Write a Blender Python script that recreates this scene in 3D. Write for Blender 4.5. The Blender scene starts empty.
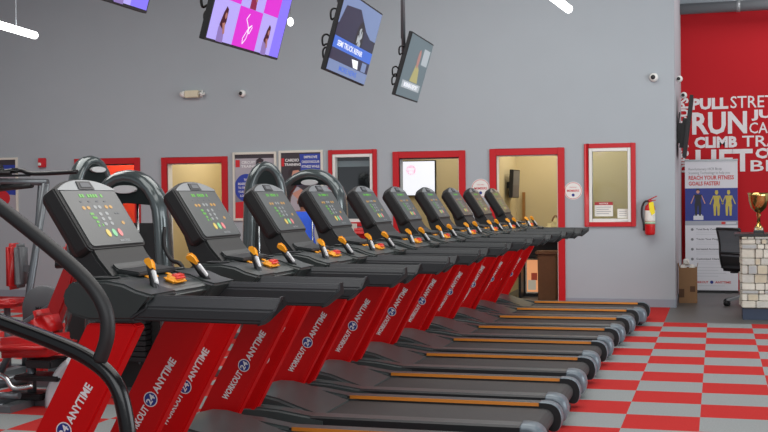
import bpy, bmesh, math, random
from mathutils import Vector, Matrix, Quaternion
random.seed(7)
PI = math.pi
SC = bpy.context.scene
COL = SC.collection

# ------------------------------------------------------------------ materials
def lin(c):
    out = []
    for v in c[:3]:
        v = v / 255.0
        out.append(v / 12.92 if v <= 0.04045 else ((v + 0.055) / 1.055) ** 2.4)
    return (out[0], out[1], out[2], 1.0)

MATS = {}
def mat(name, rgb, rough=0.5, metal=0.0, var=0.06, scale=18.0, bump=0.0, spec=0.5, coat=0.0):
    if name in MATS:
        return MATS[name]
    m = bpy.data.materials.new(name); m.use_nodes = True
    nt = m.node_tree; b = nt.nodes['Principled BSDF']
    b.inputs['Roughness'].default_value = rough
    b.inputs['Metallic'].default_value = metal
    b.inputs['Specular IOR Level'].default_value = spec
    b.inputs['Coat Weight'].default_value = coat
    tc = nt.nodes.new('ShaderNodeTexCoord')
    no = nt.nodes.new('ShaderNodeTexNoise'); no.inputs['Scale'].default_value = scale
    no.inputs['Detail'].default_value = 3.0
    nt.links.new(tc.outputs['Object'], no.inputs['Vector'])
    mx = nt.nodes.new('ShaderNodeMix'); mx.data_type = 'RGBA'
    c = lin(rgb)
    mx.inputs[6].default_value = (c[0]*(1-var), c[1]*(1-var), c[2]*(1-var), 1)
    mx.inputs[7].default_value = (min(1, c[0]*(1+var)), min(1, c[1]*(1+var)), min(1, c[2]*(1+var)), 1)
    nt.links.new(no.outputs['Fac'], mx.inputs[0])
    nt.links.new(mx.outputs[2], b.inputs['Base Color'])
    if bump > 0:
        bp = nt.nodes.new('ShaderNodeBump'); bp.inputs['Strength'].default_value = bump
        bp.inputs['Distance'].default_value = 0.01
        nt.links.new(no.outputs['Fac'], bp.inputs['Height'])
        nt.links.new(bp.outputs['Normal'], b.inputs['Normal'])
    MATS[name] = m
    return m

def emit(name, rgb, strength=1.0, base=0.3):
    if name in MATS:
        return MATS[name]
    m = bpy.data.materials.new(name); m.use_nodes = True
    b = m.node_tree.nodes['Principled BSDF']
    c = lin(rgb)
    b.inputs['Base Color'].default_value = (c[0]*base, c[1]*base, c[2]*base, 1)
    b.inputs['Roughness'].default_value = 0.3
    b.inputs['Emission Color'].default_value = c
    b.inputs['Emission Strength'].default_value = strength
    MATS[name] = m
    return m

def glass(name, rgb=(225, 235, 235), alpha=0.12):
    if name in MATS:
        return MATS[name]
    m = bpy.data.materials.new(name); m.use_nodes = True
    nt = m.node_tree; nt.nodes.clear()
    out = nt.nodes.new('ShaderNodeOutputMaterial')
    tr = nt.nodes.new('ShaderNodeBsdfTransparent'); tr.inputs[0].default_value = lin(rgb)
    gl = nt.nodes.new('ShaderNodeBsdfGlossy'); gl.inputs['Roughness'].default_value = 0.05
    mx = nt.nodes.new('ShaderNodeMixShader'); mx.inputs[0].default_value = alpha
    nt.links.new(tr.outputs[0], mx.inputs[1]); nt.links.new(gl.outputs[0], mx.inputs[2])
    nt.links.new(mx.outputs[0], out.inputs[0])
    MATS[name] = m
    return m

M_wall = mat('grey_wall_paint', (166, 174, 179), 0.85, 0, 0.03, 2.2, 0.0, 0.2)
M_redwall = mat('red_wall_paint', (186, 28, 36), 0.7, 0, 0.05, 1.5, 0.0, 0.2)
M_tan = mat('tan_wall_paint', (206, 190, 150), 0.85, 0, 0.03, 2.0, 0, 0.2)
M_orange = mat('orange_wall_paint', (225, 70, 45), 0.8, 0, 0.06, 3.0, 0, 0.2)
M_dark_room = mat('dark_room_shade', (17, 16, 22), 0.8, 0, 0.2, 3.0)  # near-black colour stands in for the shade of an unlit room
M_trim = mat('red_trim_paint', (188, 24, 32), 0.35, 0, 0.04, 6)
M_white = mat('white_paint', (225, 225, 220), 0.5, 0, 0.03, 8)
M_offwhite = mat('off_white_plastic', (215, 212, 200), 0.45, 0, 0.03, 8)
M_base = mat('grey_vinyl_base', (140, 148, 158), 0.5, 0, 0.04, 5)
M_ceil = mat('ceiling_paint', (120, 120, 122), 0.9, 0, 0.05, 2)
M_plastic = mat('charcoal_plastic', (38, 41, 41), 0.42, 0, 0.10, 30)
M_consoleb = mat('console_shell', (25, 26, 26), 0.5, 0, 0.12, 40)
M_display = mat('display_glass', (64, 68, 68), 0.28, 0, 0.05, 8, 0, 0.5)
M_silver = mat('silver_plastic', (152, 156, 158), 0.3, 0.35, 0.05, 20)
M_black = mat('black_plastic', (22, 23, 25), 0.38, 0, 0.15, 30)
M_matteblk = mat('matte_black', (27, 28, 30), 0.6, 0, 0.1, 30)
M_handle = mat('handlebar_rubber', (36, 40, 42), 0.55, 0, 0.08, 60, 0.05)
M_dash = mat('dash_plastic', (48, 54, 53), 0.38, 0, 0.10, 25)
M_red = mat('mast_red_paint', (196, 5, 9), 0.42, 0.0, 0.05, 6, 0, 0.25, 0.0)
M_belt = mat('running_belt_rubber', (46, 45, 45), 0.65, 0, 0.12, 90, 0.1)
M_hood = mat('hood_grey_plastic', (66, 74, 74), 0.35, 0.1, 0.10, 9)
M_rail = mat('rail_dark', (36, 38, 40), 0.4, 0.1, 0.1, 15)
M_railtop = mat('rail_top_grey', (84, 86, 86), 0.4, 0.2, 0.1, 15)
M_orangest = mat('orange_stripe', (188, 112, 18), 0.5, 0, 0.1, 12)
M_cap = mat('rail_cap_grey', (96, 108, 116), 0.35, 0.15, 0.08, 15)
M_text = mat('white_lettering', (225, 225, 225), 0.5, 0, 0.02, 10)
M_blue = mat('emblem_blue', (32, 50, 130), 0.4, 0, 0.05, 10)
M_green = emit('green_led', (96, 190, 50), 0.5)
M_amber = emit('amber_key', (200, 150, 60), 0.15, 0.7)
M_keygrey = emit('grey_key', (170, 175, 175), 0.06, 0.6)
M_keygreen = emit('go_key', (120, 195, 140), 0.2, 0.8)
M_keyred = emit('stop_key', (215, 120, 120), 0.2, 0.8)
M_keyyel = emit('start_key', (215, 190, 90), 0.2, 0.8)
M_tip = mat('orange_grip_tip', (238, 158, 30), 0.4, 0, 0.06, 20)
M_stop = mat('stop_switch_red', (205, 40, 20), 0.35, 0, 0.08, 20)
M_chrome = mat('chrome', (200, 203, 205), 0.18, 0.95, 0.03, 10)
M_steel = mat('silver_frame_paint', (112, 117, 121), 0.35, 0.6, 0.06, 12)
M_gloss = mat('glossy_grey_frame', (76, 86, 87), 0.2, 0.3, 0.08, 5, 0, 0.6, 0.5)
M_glossdk = mat('glossy_dark_panel', (30, 37, 37), 0.3, 0.0, 0.2, 4, 0, 0.12, 0.0)
M_pad = mat('red_vinyl', (186, 26, 28), 0.32, 0, 0.06, 10, 0, 0.5)
M_shell = mat('grey_pad_shell', (96, 99, 102), 0.5, 0, 0.06, 10)
M_cord = mat('black_cord', (16, 16, 17), 0.5)
M_gold = mat('gold_metal', (214, 184, 112), 0.14, 1.0, 0.08, 9)
M_wood = mat('brown_wood', (104, 66, 36), 0.5, 0, 0.2, 14)
M_board = mat('cardboard', (148, 112, 78), 0.8, 0, 0.1, 12)
M_paper = mat('paper_white', (226, 224, 216), 0.8, 0, 0.03, 12)
M_shirt = mat('blue_cotton', (40, 86, 205), 0.8, 0, 0.15, 14, 0.1)
M_skin = mat('brown_skin', (128, 84, 62), 0.55, 0, 0.08, 12)
M_hair = mat('dark_hair', (24, 20, 20), 0.6, 0, 0.2, 40)
M_pants = mat('black_cotton', (26, 27, 32), 0.8, 0, 0.1, 20)
M_navy = mat('navy_toe_kick', (38, 50, 70), 0.5, 0, 0.06, 12)
M_concrete = mat('grey_concrete', (84, 84, 81), 0.42, 0, 0.14, 3.5, 0.02, 0.5)
M_pink = emit('screen_magenta', (215, 50, 205), 0.85)
M_lav = emit('screen_lavender', (176, 165, 240), 0.85)
M_lav2 = emit('screen_violet', (128, 116, 240), 0.9)
M_scrwhite = emit('screen_white', (240, 242, 250), 0.95)
M_scrdark = emit('screen_dark', (40, 40, 62), 0.5)
M_scrblue = emit('screen_blue', (60, 110, 215), 0.75)
M_scrsky = emit('screen_pale_blue', (128, 150, 196), 0.6)
M_scrgrey = emit('screen_grey_green', (98, 116, 124), 0.6)
M_scrgrey2 = emit('screen_light_grey', (176, 184, 190), 0.7)
M_scryel = emit('screen_yellow', (190, 180, 110), 0.55)
M_scrskin = emit('screen_skin', (190, 130, 120), 0.55)
M_scrhair = emit('screen_brown', (70, 30, 45), 0.5)
M_scrpink = emit('screen_rose', (235, 60, 130), 0.8)
M_led = emit('led_tube', (255, 255, 255), 7.0)
M_spark = emit('spot_white', (255, 255, 255), 4.0)

# ------------------------------------------------------------------ mesh helpers
def new_bm():
    return bmesh.new()

def bx(bm, x0, x1, y0, y1, z0, z1, mi=0):
    vs = [bm.verts.new((x, y, z)) for x in (x0, x1) for y in (y0, y1) for z in (z0, z1)]
    for f in ((0, 1, 3, 2), (4, 6, 7, 5), (0, 4, 5, 1), (2, 3, 7, 6), (0, 2, 6, 4), (1, 5, 7, 3)):
        bm.faces.new([vs[i] for i in f]).material_index = mi

def prism(bm, pts, a0, a1, axis='y', mi=0):
    """polygon pts in the plane perpendicular to axis, extruded a0..a1"""
    def P(p, a):
        if axis == 'y': return (p[0], a, p[1])
        if axis == 'x': return (a, p[0], p[1])
        return (p[0], p[1], a)
    A = [bm.verts.new(P(p, a0)) for p in pts]
    B = [bm.verts.new(P(p, a1)) for p in pts]
    n = len(pts)
    bm.faces.new(A).material_index = mi
    bm.faces.new(B[::-1]).material_index = mi
    for i in range(n):
        j = (i + 1) % n
        bm.faces.new((A[j], A[i], B[i], B[j])).material_index = mi

def tube(bm, pts, r, n=10, mi=0, caps=True, flat=None):
    pts = [Vector(p) for p in pts]
    rs = r if isinstance(r, (list, tuple)) else [r] * len(pts)
    rings = []
    up = None
    for i, p in enumerate(pts):
        if i == 0: t = pts[1] - pts[0]
        elif i == len(pts) - 1: t = pts[-1] - pts[-2]
        else: t = (pts[i + 1] - p).normalized() + (p - pts[i - 1]).normalized()
        t.normalize()
        if up is None:
            up = Vector((0, 1, 0)) if abs(t.y) < 0.9 else Vector((0, 0, 1))
        a = (up - t * up.dot(t)).normalized(); b = t.cross(a)
        up = a
        ra, rb = rs[i], rs[i]
        if flat: ra = rs[i] * flat
        rings.append([bm.verts.new(p + a * (ra * math.cos(2 * PI * k / n)) + b * (rb * math.sin(2 * PI * k / n))) for k in range(n)])
    for i in range(len(rings) - 1):
        for k in range(n):
            f = bm.faces.new((rings[i][k], rings[i][(k + 1) % n], rings[i + 1][(k + 1) % n], rings[i + 1][k]))
            f.material_index = mi; f.smooth = True
    if caps:
        bm.faces.new(rings[0][::-1]).material_index = mi
        bm.faces.new(rings[-1]).material_index = mi

def smooth_path(pts, k=5):
    P = [Vector(p) for p in pts]; out = []
    for i in range(len(P) - 1):
        p0 = P[max(i - 1, 0)]; p1 = P[i]; p2 = P[i + 1]; p3 = P[min(i + 2, len(P) - 1)]
        for j in range(k):
            t = j / k
            out.append(0.5 * ((2 * p1) + (p2 - p0) * t + (2 * p0 - 5 * p1 + 4 * p2 - p3) * t * t + (3 * p1 - p0 - 3 * p2 + p3) * t ** 3))
    out.append(P[-1])
    return out

def lathe(bm, prof, c=(0, 0, 0), n=24, mi=0, axis='z'):
    """prof: list of (radius, height)"""
    rings = []
    for (r, h) in prof:
        ring = []
        for k in range(n):
            a = 2 * PI * k / n
            u, v = r * math.cos(a), r * math.sin(a)
            if axis == 'z': q = (c[0] + u, c[1] + v, c[2] + h)
            elif axis == 'y': q = (c[0] + u, c[1] + h, c[2] + v)
            else: q = (c[0] + h, c[1] + u, c[2] + v)
            ring.append(bm.verts.new(q))
        rings.append(ring)
    for i in range(len(rings) - 1):
        for k in range(n):
            f = bm.faces.new((rings[i][k], rings[i][(k + 1) % n], rings[i + 1][(k + 1) % n], rings[i + 1][k]))
            f.smooth = True; f.material_index = mi
    bm.faces.new(rings[0][::-1]).material_index = mi
    bm.faces.new(rings[-1]).material_index = mi

def xform(bm, M, start=0):
    bm.verts.ensure_lookup_table()
    for v in bm.verts[start:]:
        v.co = M @ v.co

def obj(name, bm, mats, parent=None, bevel=0.0, smooth=False, seg=2):
    if bevel > 0:
        bmesh.ops.remove_doubles(bm, verts=bm.verts[:], dist=1e-5)
        ed = [e for e in bm.edges if len(e.link_faces) == 2 and e.calc_face_angle(0) > 0.35]
        bmesh.ops.bevel(bm, geom=ed, offset=bevel, segments=seg, affect='EDGES', clamp_overlap=True)
    bmesh.ops.recalc_face_normals(bm, faces=bm.faces[:])
    me = bpy.data.meshes.new(name)
    if smooth:
        for f in bm.faces: f.smooth = True
    bm.to_mesh(me); bm.free()
    if not isinstance(mats, (list, tuple)): mats = [mats]
    for m in mats: me.materials.append(m)
    if bevel > 0 and not smooth:
        for p in me.polygons: p.use_smooth = True
        try:
            me.set_sharp_from_angle(angle=0.6)
        except Exception:
            for p in me.polygons: p.use_smooth = False
    o = bpy.data.objects.new(name, me); COL.objects.link(o)
    if parent: o.parent = parent
    return o

def sheet(bm, pts, mi=0):
    bm.faces.new([bm.verts.new(p) for p in pts]).material_index = mi

def tag(o, label, cat, group=None, kind=None):
    o['label'] = label; o['category'] = cat
    if group: o['group'] = group
    if kind: o['kind'] = kind
    return o

def struct(o):
    o['kind'] = 'structure'
    return o

def empty(name, label, cat, loc=(0, 0, 0), rotz=0, group=None):
    o = bpy.data.objects.new(name, None); COL.objects.link(o)
    o.location = loc; o.rotation_euler = (0, 0, rotz); o.empty_display_size = 0.2
    return tag(o, label, cat, group)

def copy_tree(o, parent=None):
    c = o.copy(); COL.objects.link(c)
    if parent: c.parent = parent
    for ch in [q for q in ALLKIDS(o)]:
        copy_tree(ch, c)
    return c

def ALLKIDS(o):
    return list(o.children)

TXT = {}
def text_bm(bm, body, M, width=None, height=None, mi=0, bold=0.0, align='C', extrude=0.0):
    """append flat lettering in local xy of matrix M, fitted to width and/or cap height"""
    key = (body, round(bold, 4))
    if key not in TXT:
        cu = bpy.data.curves.new('txt', 'FONT'); cu.body = body; cu.offset = bold; cu.resolution_u = 2
        to = bpy.data.objects.new('txt', cu); COL.objects.link(to)
        dg = bpy.context.evaluated_depsgraph_get()
        me = bpy.data.meshes.new_from_object(to.evaluated_get(dg))
        vs = [v.co.copy() for v in me.vertices]; fs = [tuple(p.vertices) for p in me.polygons]
        bpy.data.objects.remove(to); bpy.data.curves.remove(cu); bpy.data.meshes.remove(me)
        TXT[key] = (vs, fs)
    vs, fs = TXT[key]
    if not vs: return
    x0 = min(v.x for v in vs); x1 = max(v.x for v in vs); y0 = min(v.y for v in vs); y1 = max(v.y for v in vs)
    if width is None: sx = sy = height / (y1 - y0)
    elif height is None: sx = sy = width / (x1 - x0)
    else: sx = width / (x1 - x0); sy = height / (y1 - y0)
    ox = {'C': (x0 + x1) / 2, 'L': x0, 'R': x1}[align]
    nv = [bm.verts.new(M @ Vector(((v.x - ox) * sx, (v.y - (y0 + y1) / 2) * sy, 0))) for v in vs]
    for f in fs:
        try: bm.faces.new([nv[i] for i in f]).material_index = mi
        except ValueError: pass

def frame(origin, right, up):
    r = Vector(right).normalized(); u = Vector(up).normalized(); n = r.cross(u)
    M = Matrix(((r.x, u.x, n.x, origin[0]), (r.y, u.y, n.y, origin[1]), (r.z, u.z, n.z, origin[2]), (0, 0, 0, 1)))
    return M

def disc_pts(cx, cy, rx, ry=None, n=24):
    ry = ry or rx
    return [(cx + rx * math.cos(2 * PI * k / n), cy + ry * math.sin(2 * PI * k / n)) for k in range(n)]

def poly(bm, M, pts, mi=0, dz=0.0):
    bm.faces.new([bm.verts.new(M @ Vector((p[0], p[1], dz))) for p in pts]).material_index = mi

def rect(x0, x1, y0, y1):
    return [(x0, y0), (x1, y0), (x1, y1), (x0, y1)]

def slab(bm, M, pts, d0, d1, mi=0):
    A = [bm.verts.new(M @ Vector((p[0], p[1], d0))) for p in pts]
    B = [bm.verts.new(M @ Vector((p[0], p[1], d1))) for p in pts]
    n = len(pts)
    bm.faces.new(A[::-1]).material_index = mi; bm.faces.new(B).material_index = mi
    for i in range(n):
        j = (i + 1) % n
        bm.faces.new((A[i], A[j], B[j], B[i])).material_index = mi

def merge(bm, tmp, M=None, mi=None):
    tmp.verts.index_update()
    nv = [bm.verts.new(M @ v.co if M is not None else v.co) for v in tmp.verts]
    for f in tmp.faces:
        g = bm.faces.new([nv[v.index] for v in f.verts]); g.smooth = f.smooth
        g.material_index = f.material_index if mi is None else mi
    tmp.free()

def cushion(bm, sx, sy, sz, M=None, mi=0, n=10):
    """rounded pad, centred"""
    tmp = bmesh.new()
    bx(tmp, -sx / 2, sx / 2, -sy / 2, sy / 2, -sz / 2, sz / 2, mi)
    bmesh.ops.bevel(tmp, geom=tmp.edges[:], offset=min(sx, sy, sz) * 0.42, segments=3, affect='EDGES', clamp_overlap=True)
    for f in tmp.faces: f.smooth = True
    merge(bm, tmp, M, mi)

# ------------------------------------------------------------------ camera
F_PX = 1138.25
def rot(ax, a):
    return Matrix.Rotation(a, 3, ax)
R = rot('Z', 0.284938) @ rot('X', -0.0166334) @ rot('Y', 0.0105088) @ rot('X', PI / 2)
cam_d = bpy.data.cameras.new('camera'); cam = bpy.data.objects.new('camera', cam_d); COL.objects.link(cam)
cam.matrix_world = Matrix.Translation((0, 0, 1.5446)) @ R.to_4x4()
cam_d.sensor_width = 36.0; cam_d.sensor_fit = 'HORIZONTAL'; cam_d.lens = 36.0 * F_PX / 768.0
cam_d.clip_end = 200
SC.camera = cam

# ------------------------------------------------------------------ setting
YW = 15.96          # main grey wall
XC = -0.55          # its right corner
YR = 18.9           # red alcove wall
def carpet_material():
    m = bpy.data.materials.new('checker_carpet'); m.use_nodes = True
    nt = m.node_tree; b = nt.nodes['Principled BSDF']
    b.inputs['Roughness'].default_value = 0.95; b.inputs['Specular IOR Level'].default_value = 0.15
    tc = nt.nodes.new('ShaderNodeTexCoord')
    mp = nt.nodes.new('ShaderNodeMapping')
    mp.inputs['Location'].default_value = (0.6217 + 20.0, -14.0892 + 20.0 - 0.05, 0.25)
    nt.links.new(tc.outputs['Object'], mp.inputs['Vector'])
    ck = nt.nodes.new('ShaderNodeTexChecker'); ck.inputs['Scale'].default_value = 2.0
    nt.links.new(mp.outputs[0], ck.inputs['Vector'])
    sep = nt.nodes.new('ShaderNodeSeparateXYZ'); nt.links.new(tc.outputs['Object'], sep.inputs[0])
    gt = nt.nodes.new('ShaderNodeMath'); gt.operation = 'GREATER_THAN'; gt.inputs[1].default_value = 14.0892
    nt.links.new(sep.outputs['Y'], gt.inputs[0])
    mxf = nt.nodes.new('ShaderNodeMath'); mxf.operation = 'MAXIMUM'
    nt.links.new(ck.outputs['Fac'], mxf.inputs[0]); nt.links.new(gt.outputs[0], mxf.inputs[1])
    mx = nt.nodes.new('ShaderNodeMix'); mx.data_type = 'RGBA'
    mx.inputs[6].default_value = lin((134, 138, 138)); mx.inputs[7].default_value = lin((170, 40, 38))
    nt.links.new(mxf.outputs[0], mx.inputs[0])
    no = nt.nodes.new('ShaderNodeTexNoise'); no.inputs['Scale'].default_value = 90; no.inputs['Detail'].default_value = 4
    nt.links.new(tc.outputs['Object'], no.inputs['Vector'])
    ml = nt.nodes.new('ShaderNodeMix'); ml.data_type = 'RGBA'; ml.blend_type = 'MULTIPLY'; ml.inputs[0].default_value = 1.0
    rmp = nt.nodes.new('ShaderNodeMapRange'); rmp.inputs[3].default_value = 0.72; rmp.inputs[4].default_value = 1.25
    nt.links.new(no.outputs['Fac'], rmp.inputs[0])
    nt.links.new(mx.outputs[2], ml.inputs[6]); nt.links.new(rmp.outputs[0], ml.inputs[7])
    nt.links.new(ml.outputs[2], b.inputs['Base Color'])
    return m
bm = new_bm()
XS = -0.6217; YC = 14.0892
sheet(bm, [(-14, -1, 0), (7, -1, 0), (7, YC, 0), (-14, YC, 0)], 0)
sheet(bm, [(-14, YC, 0), (XS, YC, 0), (XS, YW + 0.07, 0), (-14, YW + 0.07, 0)], 0)
sheet(bm, [(XS, YC, 0), (7, YC, 0), (7, 19.2, 0), (XS, 19.2, 0)], 1)
sheet(bm, [(-14, YW + 0.07, 0), (XS, YW + 0.07, 0), (XS, 19.2, 0), (-14, 19.2, 0)], 1)
struct(obj('floor', bm, [carpet_material(), M_concrete]))

# main wall with door and window openings
OPEN = [(-9.66, -8.73, 0, 2.09), (-8.15, -7.25, 0, 2.09), (-5.43, -4.87, 1.22, 2.15),
        (-4.42, -3.55, 0, 2.09), (-3.00, -2.13, 0, 2.11), (-1.68, -1.16, 1.20, 2.15)]
ZC = 5.7
bm = new_bm()
xs = [-14.0]
for o_ in OPEN: xs += [o_[0], o_[1]]
xs.append(XC)
for i in range(0, len(xs), 2):
    bx(bm, xs[i], xs[i + 1], YW, YW + 0.14, 0, ZC)
for (a, b_, z0, z1) in OPEN:
    bx(bm, a, b_, YW, YW + 0.14, z1, ZC)
    if z0 > 0: bx(bm, a, b_, YW, YW + 0.14, 0, z0)
bmesh.ops.remove_doubles(bm, verts=bm.verts[:], dist=1e-5)
struct(obj('wall_back', bm, M_wall))
bm = new_bm(); bx(bm, XC - 0.14, XC, YW + 0.14, YR, 0, ZC)
struct(obj('wall_right', bm, mat('pale_return', (186, 188, 192), 0.8, 0, 0.03, 2)))  # return wall is paler than the main grey wall
bm = new_bm(); bx(bm, XC - 0.14, 7, YR, YR + 0.15, 0, 4.42); bx(bm, XC - 0.14, 7, YR, YR + 0.15, 4.42, ZC, 1)
struct(obj('wall_alcove', bm, [M_redwall, M_wall]))
bm = new_bm(); bx(bm, -14.15, -14, -1, 19.2, 0, ZC)
struct(obj('wall_left', bm, M_wall))
bm = new_bm(); bx(bm, -14.15, 7, -1, 19.2, ZC, ZC + 0.1)
struct(obj('ceiling', bm, M_ceil))
bm = new_bm()
for (a, b_) in ((-14, -9.77), (-8.62, -8.25), (-7.14, -4.53), (-3.45, -3.10), (-2.04, XC)):
    bx(bm, a, b_, YW - 0.012, YW, 0, 0.11)
bx(bm, XC, XC + 0.012, YW, YR, 0, 0.11)
struct(obj('baseboard_back', bm, M_base))
# back rooms
bm = new_bm()
bx(bm, -14, XC - 0.14, 18.6, 18.7, 0, 3.0)
struct(obj('wall_inner', bm, M_tan))
for i, x in enumerate((-8.45, -6.9, -5.7, -4.75, -3.22, -1.0)):
    if i == 3: continue
    bm = new_bm(); bx(bm, x - 0.05, x + 0.05, YW + 0.14, 18.6, 0, 3.0)
    struct(obj('wall_partition_%d' % (i + 1), bm, M_tan))
bm = new_bm(); bx(bm, -14, XC - 0.14, YW + 0.14, 18.7, 3.0, 3.05)
struct(obj('ceiling_inner', bm, M_white))
# orange partition seen through the far left doorway, near-black sheet for the dim room behind the small window
bm = new_bm(); bx(bm, -10.6, -8.55, 17.4, 17.5, 0, 3.0)
struct(obj('wall_orange', bm, M_orange))

def door_casing(n, x0, x1, top):
    """red outer casing around an opening, outer edges x0..x1"""
    w = 0.095
    d = bpy.data.objects.new('door_%d' % n, None); COL.objects.link(d); d.location = ((x0 + x1) / 2, YW, 0)
    d['kind'] = 'structure'
    bm = new_bm()
    cx = (x0 + x1) / 2; h = (x1 - x0) / 2
    bx(bm, -h, -h + w, -0.03, 0, 0, top); bx(bm, h - w, h, -0.03, 0, 0, top); bx(bm, -h + w, h - w, -0.03, 0, top - w, top)
    obj('casing', bm, M_trim, d, 0.004)
    bm = new_bm()
    t = 0.012
    bx(bm, -h + w - 0.005, -h + w + t, 0, 0.14, 0, top - w); bx(bm, h - w - t, h - w + 0.005, 0, 0.14, 0, top - w)
    bx(bm, -h + w, h - w, 0, 0.14, top - w - t, top - w + 0.005)
    obj('jamb', bm, M_white, d)
    return d
door_casing(1, -9.77, -8.62, 2.20)
door_casing(2, -8.25, -7.14, 2.19)
door_casing(3, -4.53, -3.45, 2.20)
door_casing(4, -3.10, -2.04, 2.21)

def window_unit(n, x0, x1, z0, z1, dark):
    d = bpy.data.objects.new('window_%d' % n, None); COL.objects.link(d); d.location = ((x0 + x1) / 2, YW, z0)
    d['kind'] = 'structure'
    h = (x1 - x0) / 2; H = z1 - z0
    def ring(bm, a, b_, y0, y1):
        bx(bm, -h + a, -h + b_, y0, y1, a, H - a); bx(bm, h - b_, h - a, y0, y1, a, H - a)
        bx(bm, -h + b_, h - b_, y0, y1, a, b_); bx(bm, -h + b_, h - b_, y0, y1, H - b_, H - a)
    bm = new_bm(); ring(bm, 0, 0.062, -0.03, 0.0); obj('casing', bm, M_trim, d, 0.004)
    bm = new_bm(); ring(bm, 0.060, 0.108, -0.02, 0.09); obj('window_frame', bm, M_white, d, 0.003)
    bm = new_bm(); sheet(bm, [(-h + 0.1, 0.05, 0.1), (h - 0.1, 0.05, 0.1), (h - 0.1, 0.05, H - 0.1), (-h + 0.1, 0.05, H - 0.1)])
    obj('pane', bm, glass('window_glass'), d)
    return d
w1 = window_unit(1, -5.52, -4.77, 1.12, 2.245, True)
w2 = window_unit(2, -1.77, -1.07, 1.105, 2.252, False)
bm = new_bm(); bx(bm, -0.29, 0.29, 0.10, 0.12, 0.88, 0.965)
obj('blind_headrail', bm, M_silver, w1)
bm = new_bm(); bx(bm, -5.62, -4.70, YW + 0.62, YW + 0.66, 0, 2.9)  # sheet with the dim room's shade put into its colour
struct(obj('shade_sheet', bm, M_dark_room))
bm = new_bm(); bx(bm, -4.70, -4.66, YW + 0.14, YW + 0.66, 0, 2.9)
struct(obj('shade_sheet_side', bm, M_dark_room))
# overhead duct in the alcove
bm = new_bm()
tube(bm, [(XC + 0.0, 18.62, 4.46), (7, 18.62, 4.46)], 0.085, 16)
p_ = obj('ceiling_pipe', bm, mat('grey_pipe', (128, 132, 135), 0.5, 0.2, 0.05, 5)); tag(p_, 'thick grey pipe running high along the red wall', 'pipe')
bm = new_bm()
tube(bm, [(0.30, 18.62, 4.46), (0.36, 18.62, 4.46)], 0.095, 16); bx(bm, 0.31, 0.35, 18.60, 18.9, 4.50, 4.54); bx(bm, 0.26, 0.40, 18.6, 18.64, 4.5, 4.56)
obj('pipe_strap', bm, M_silver, p_)

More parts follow.
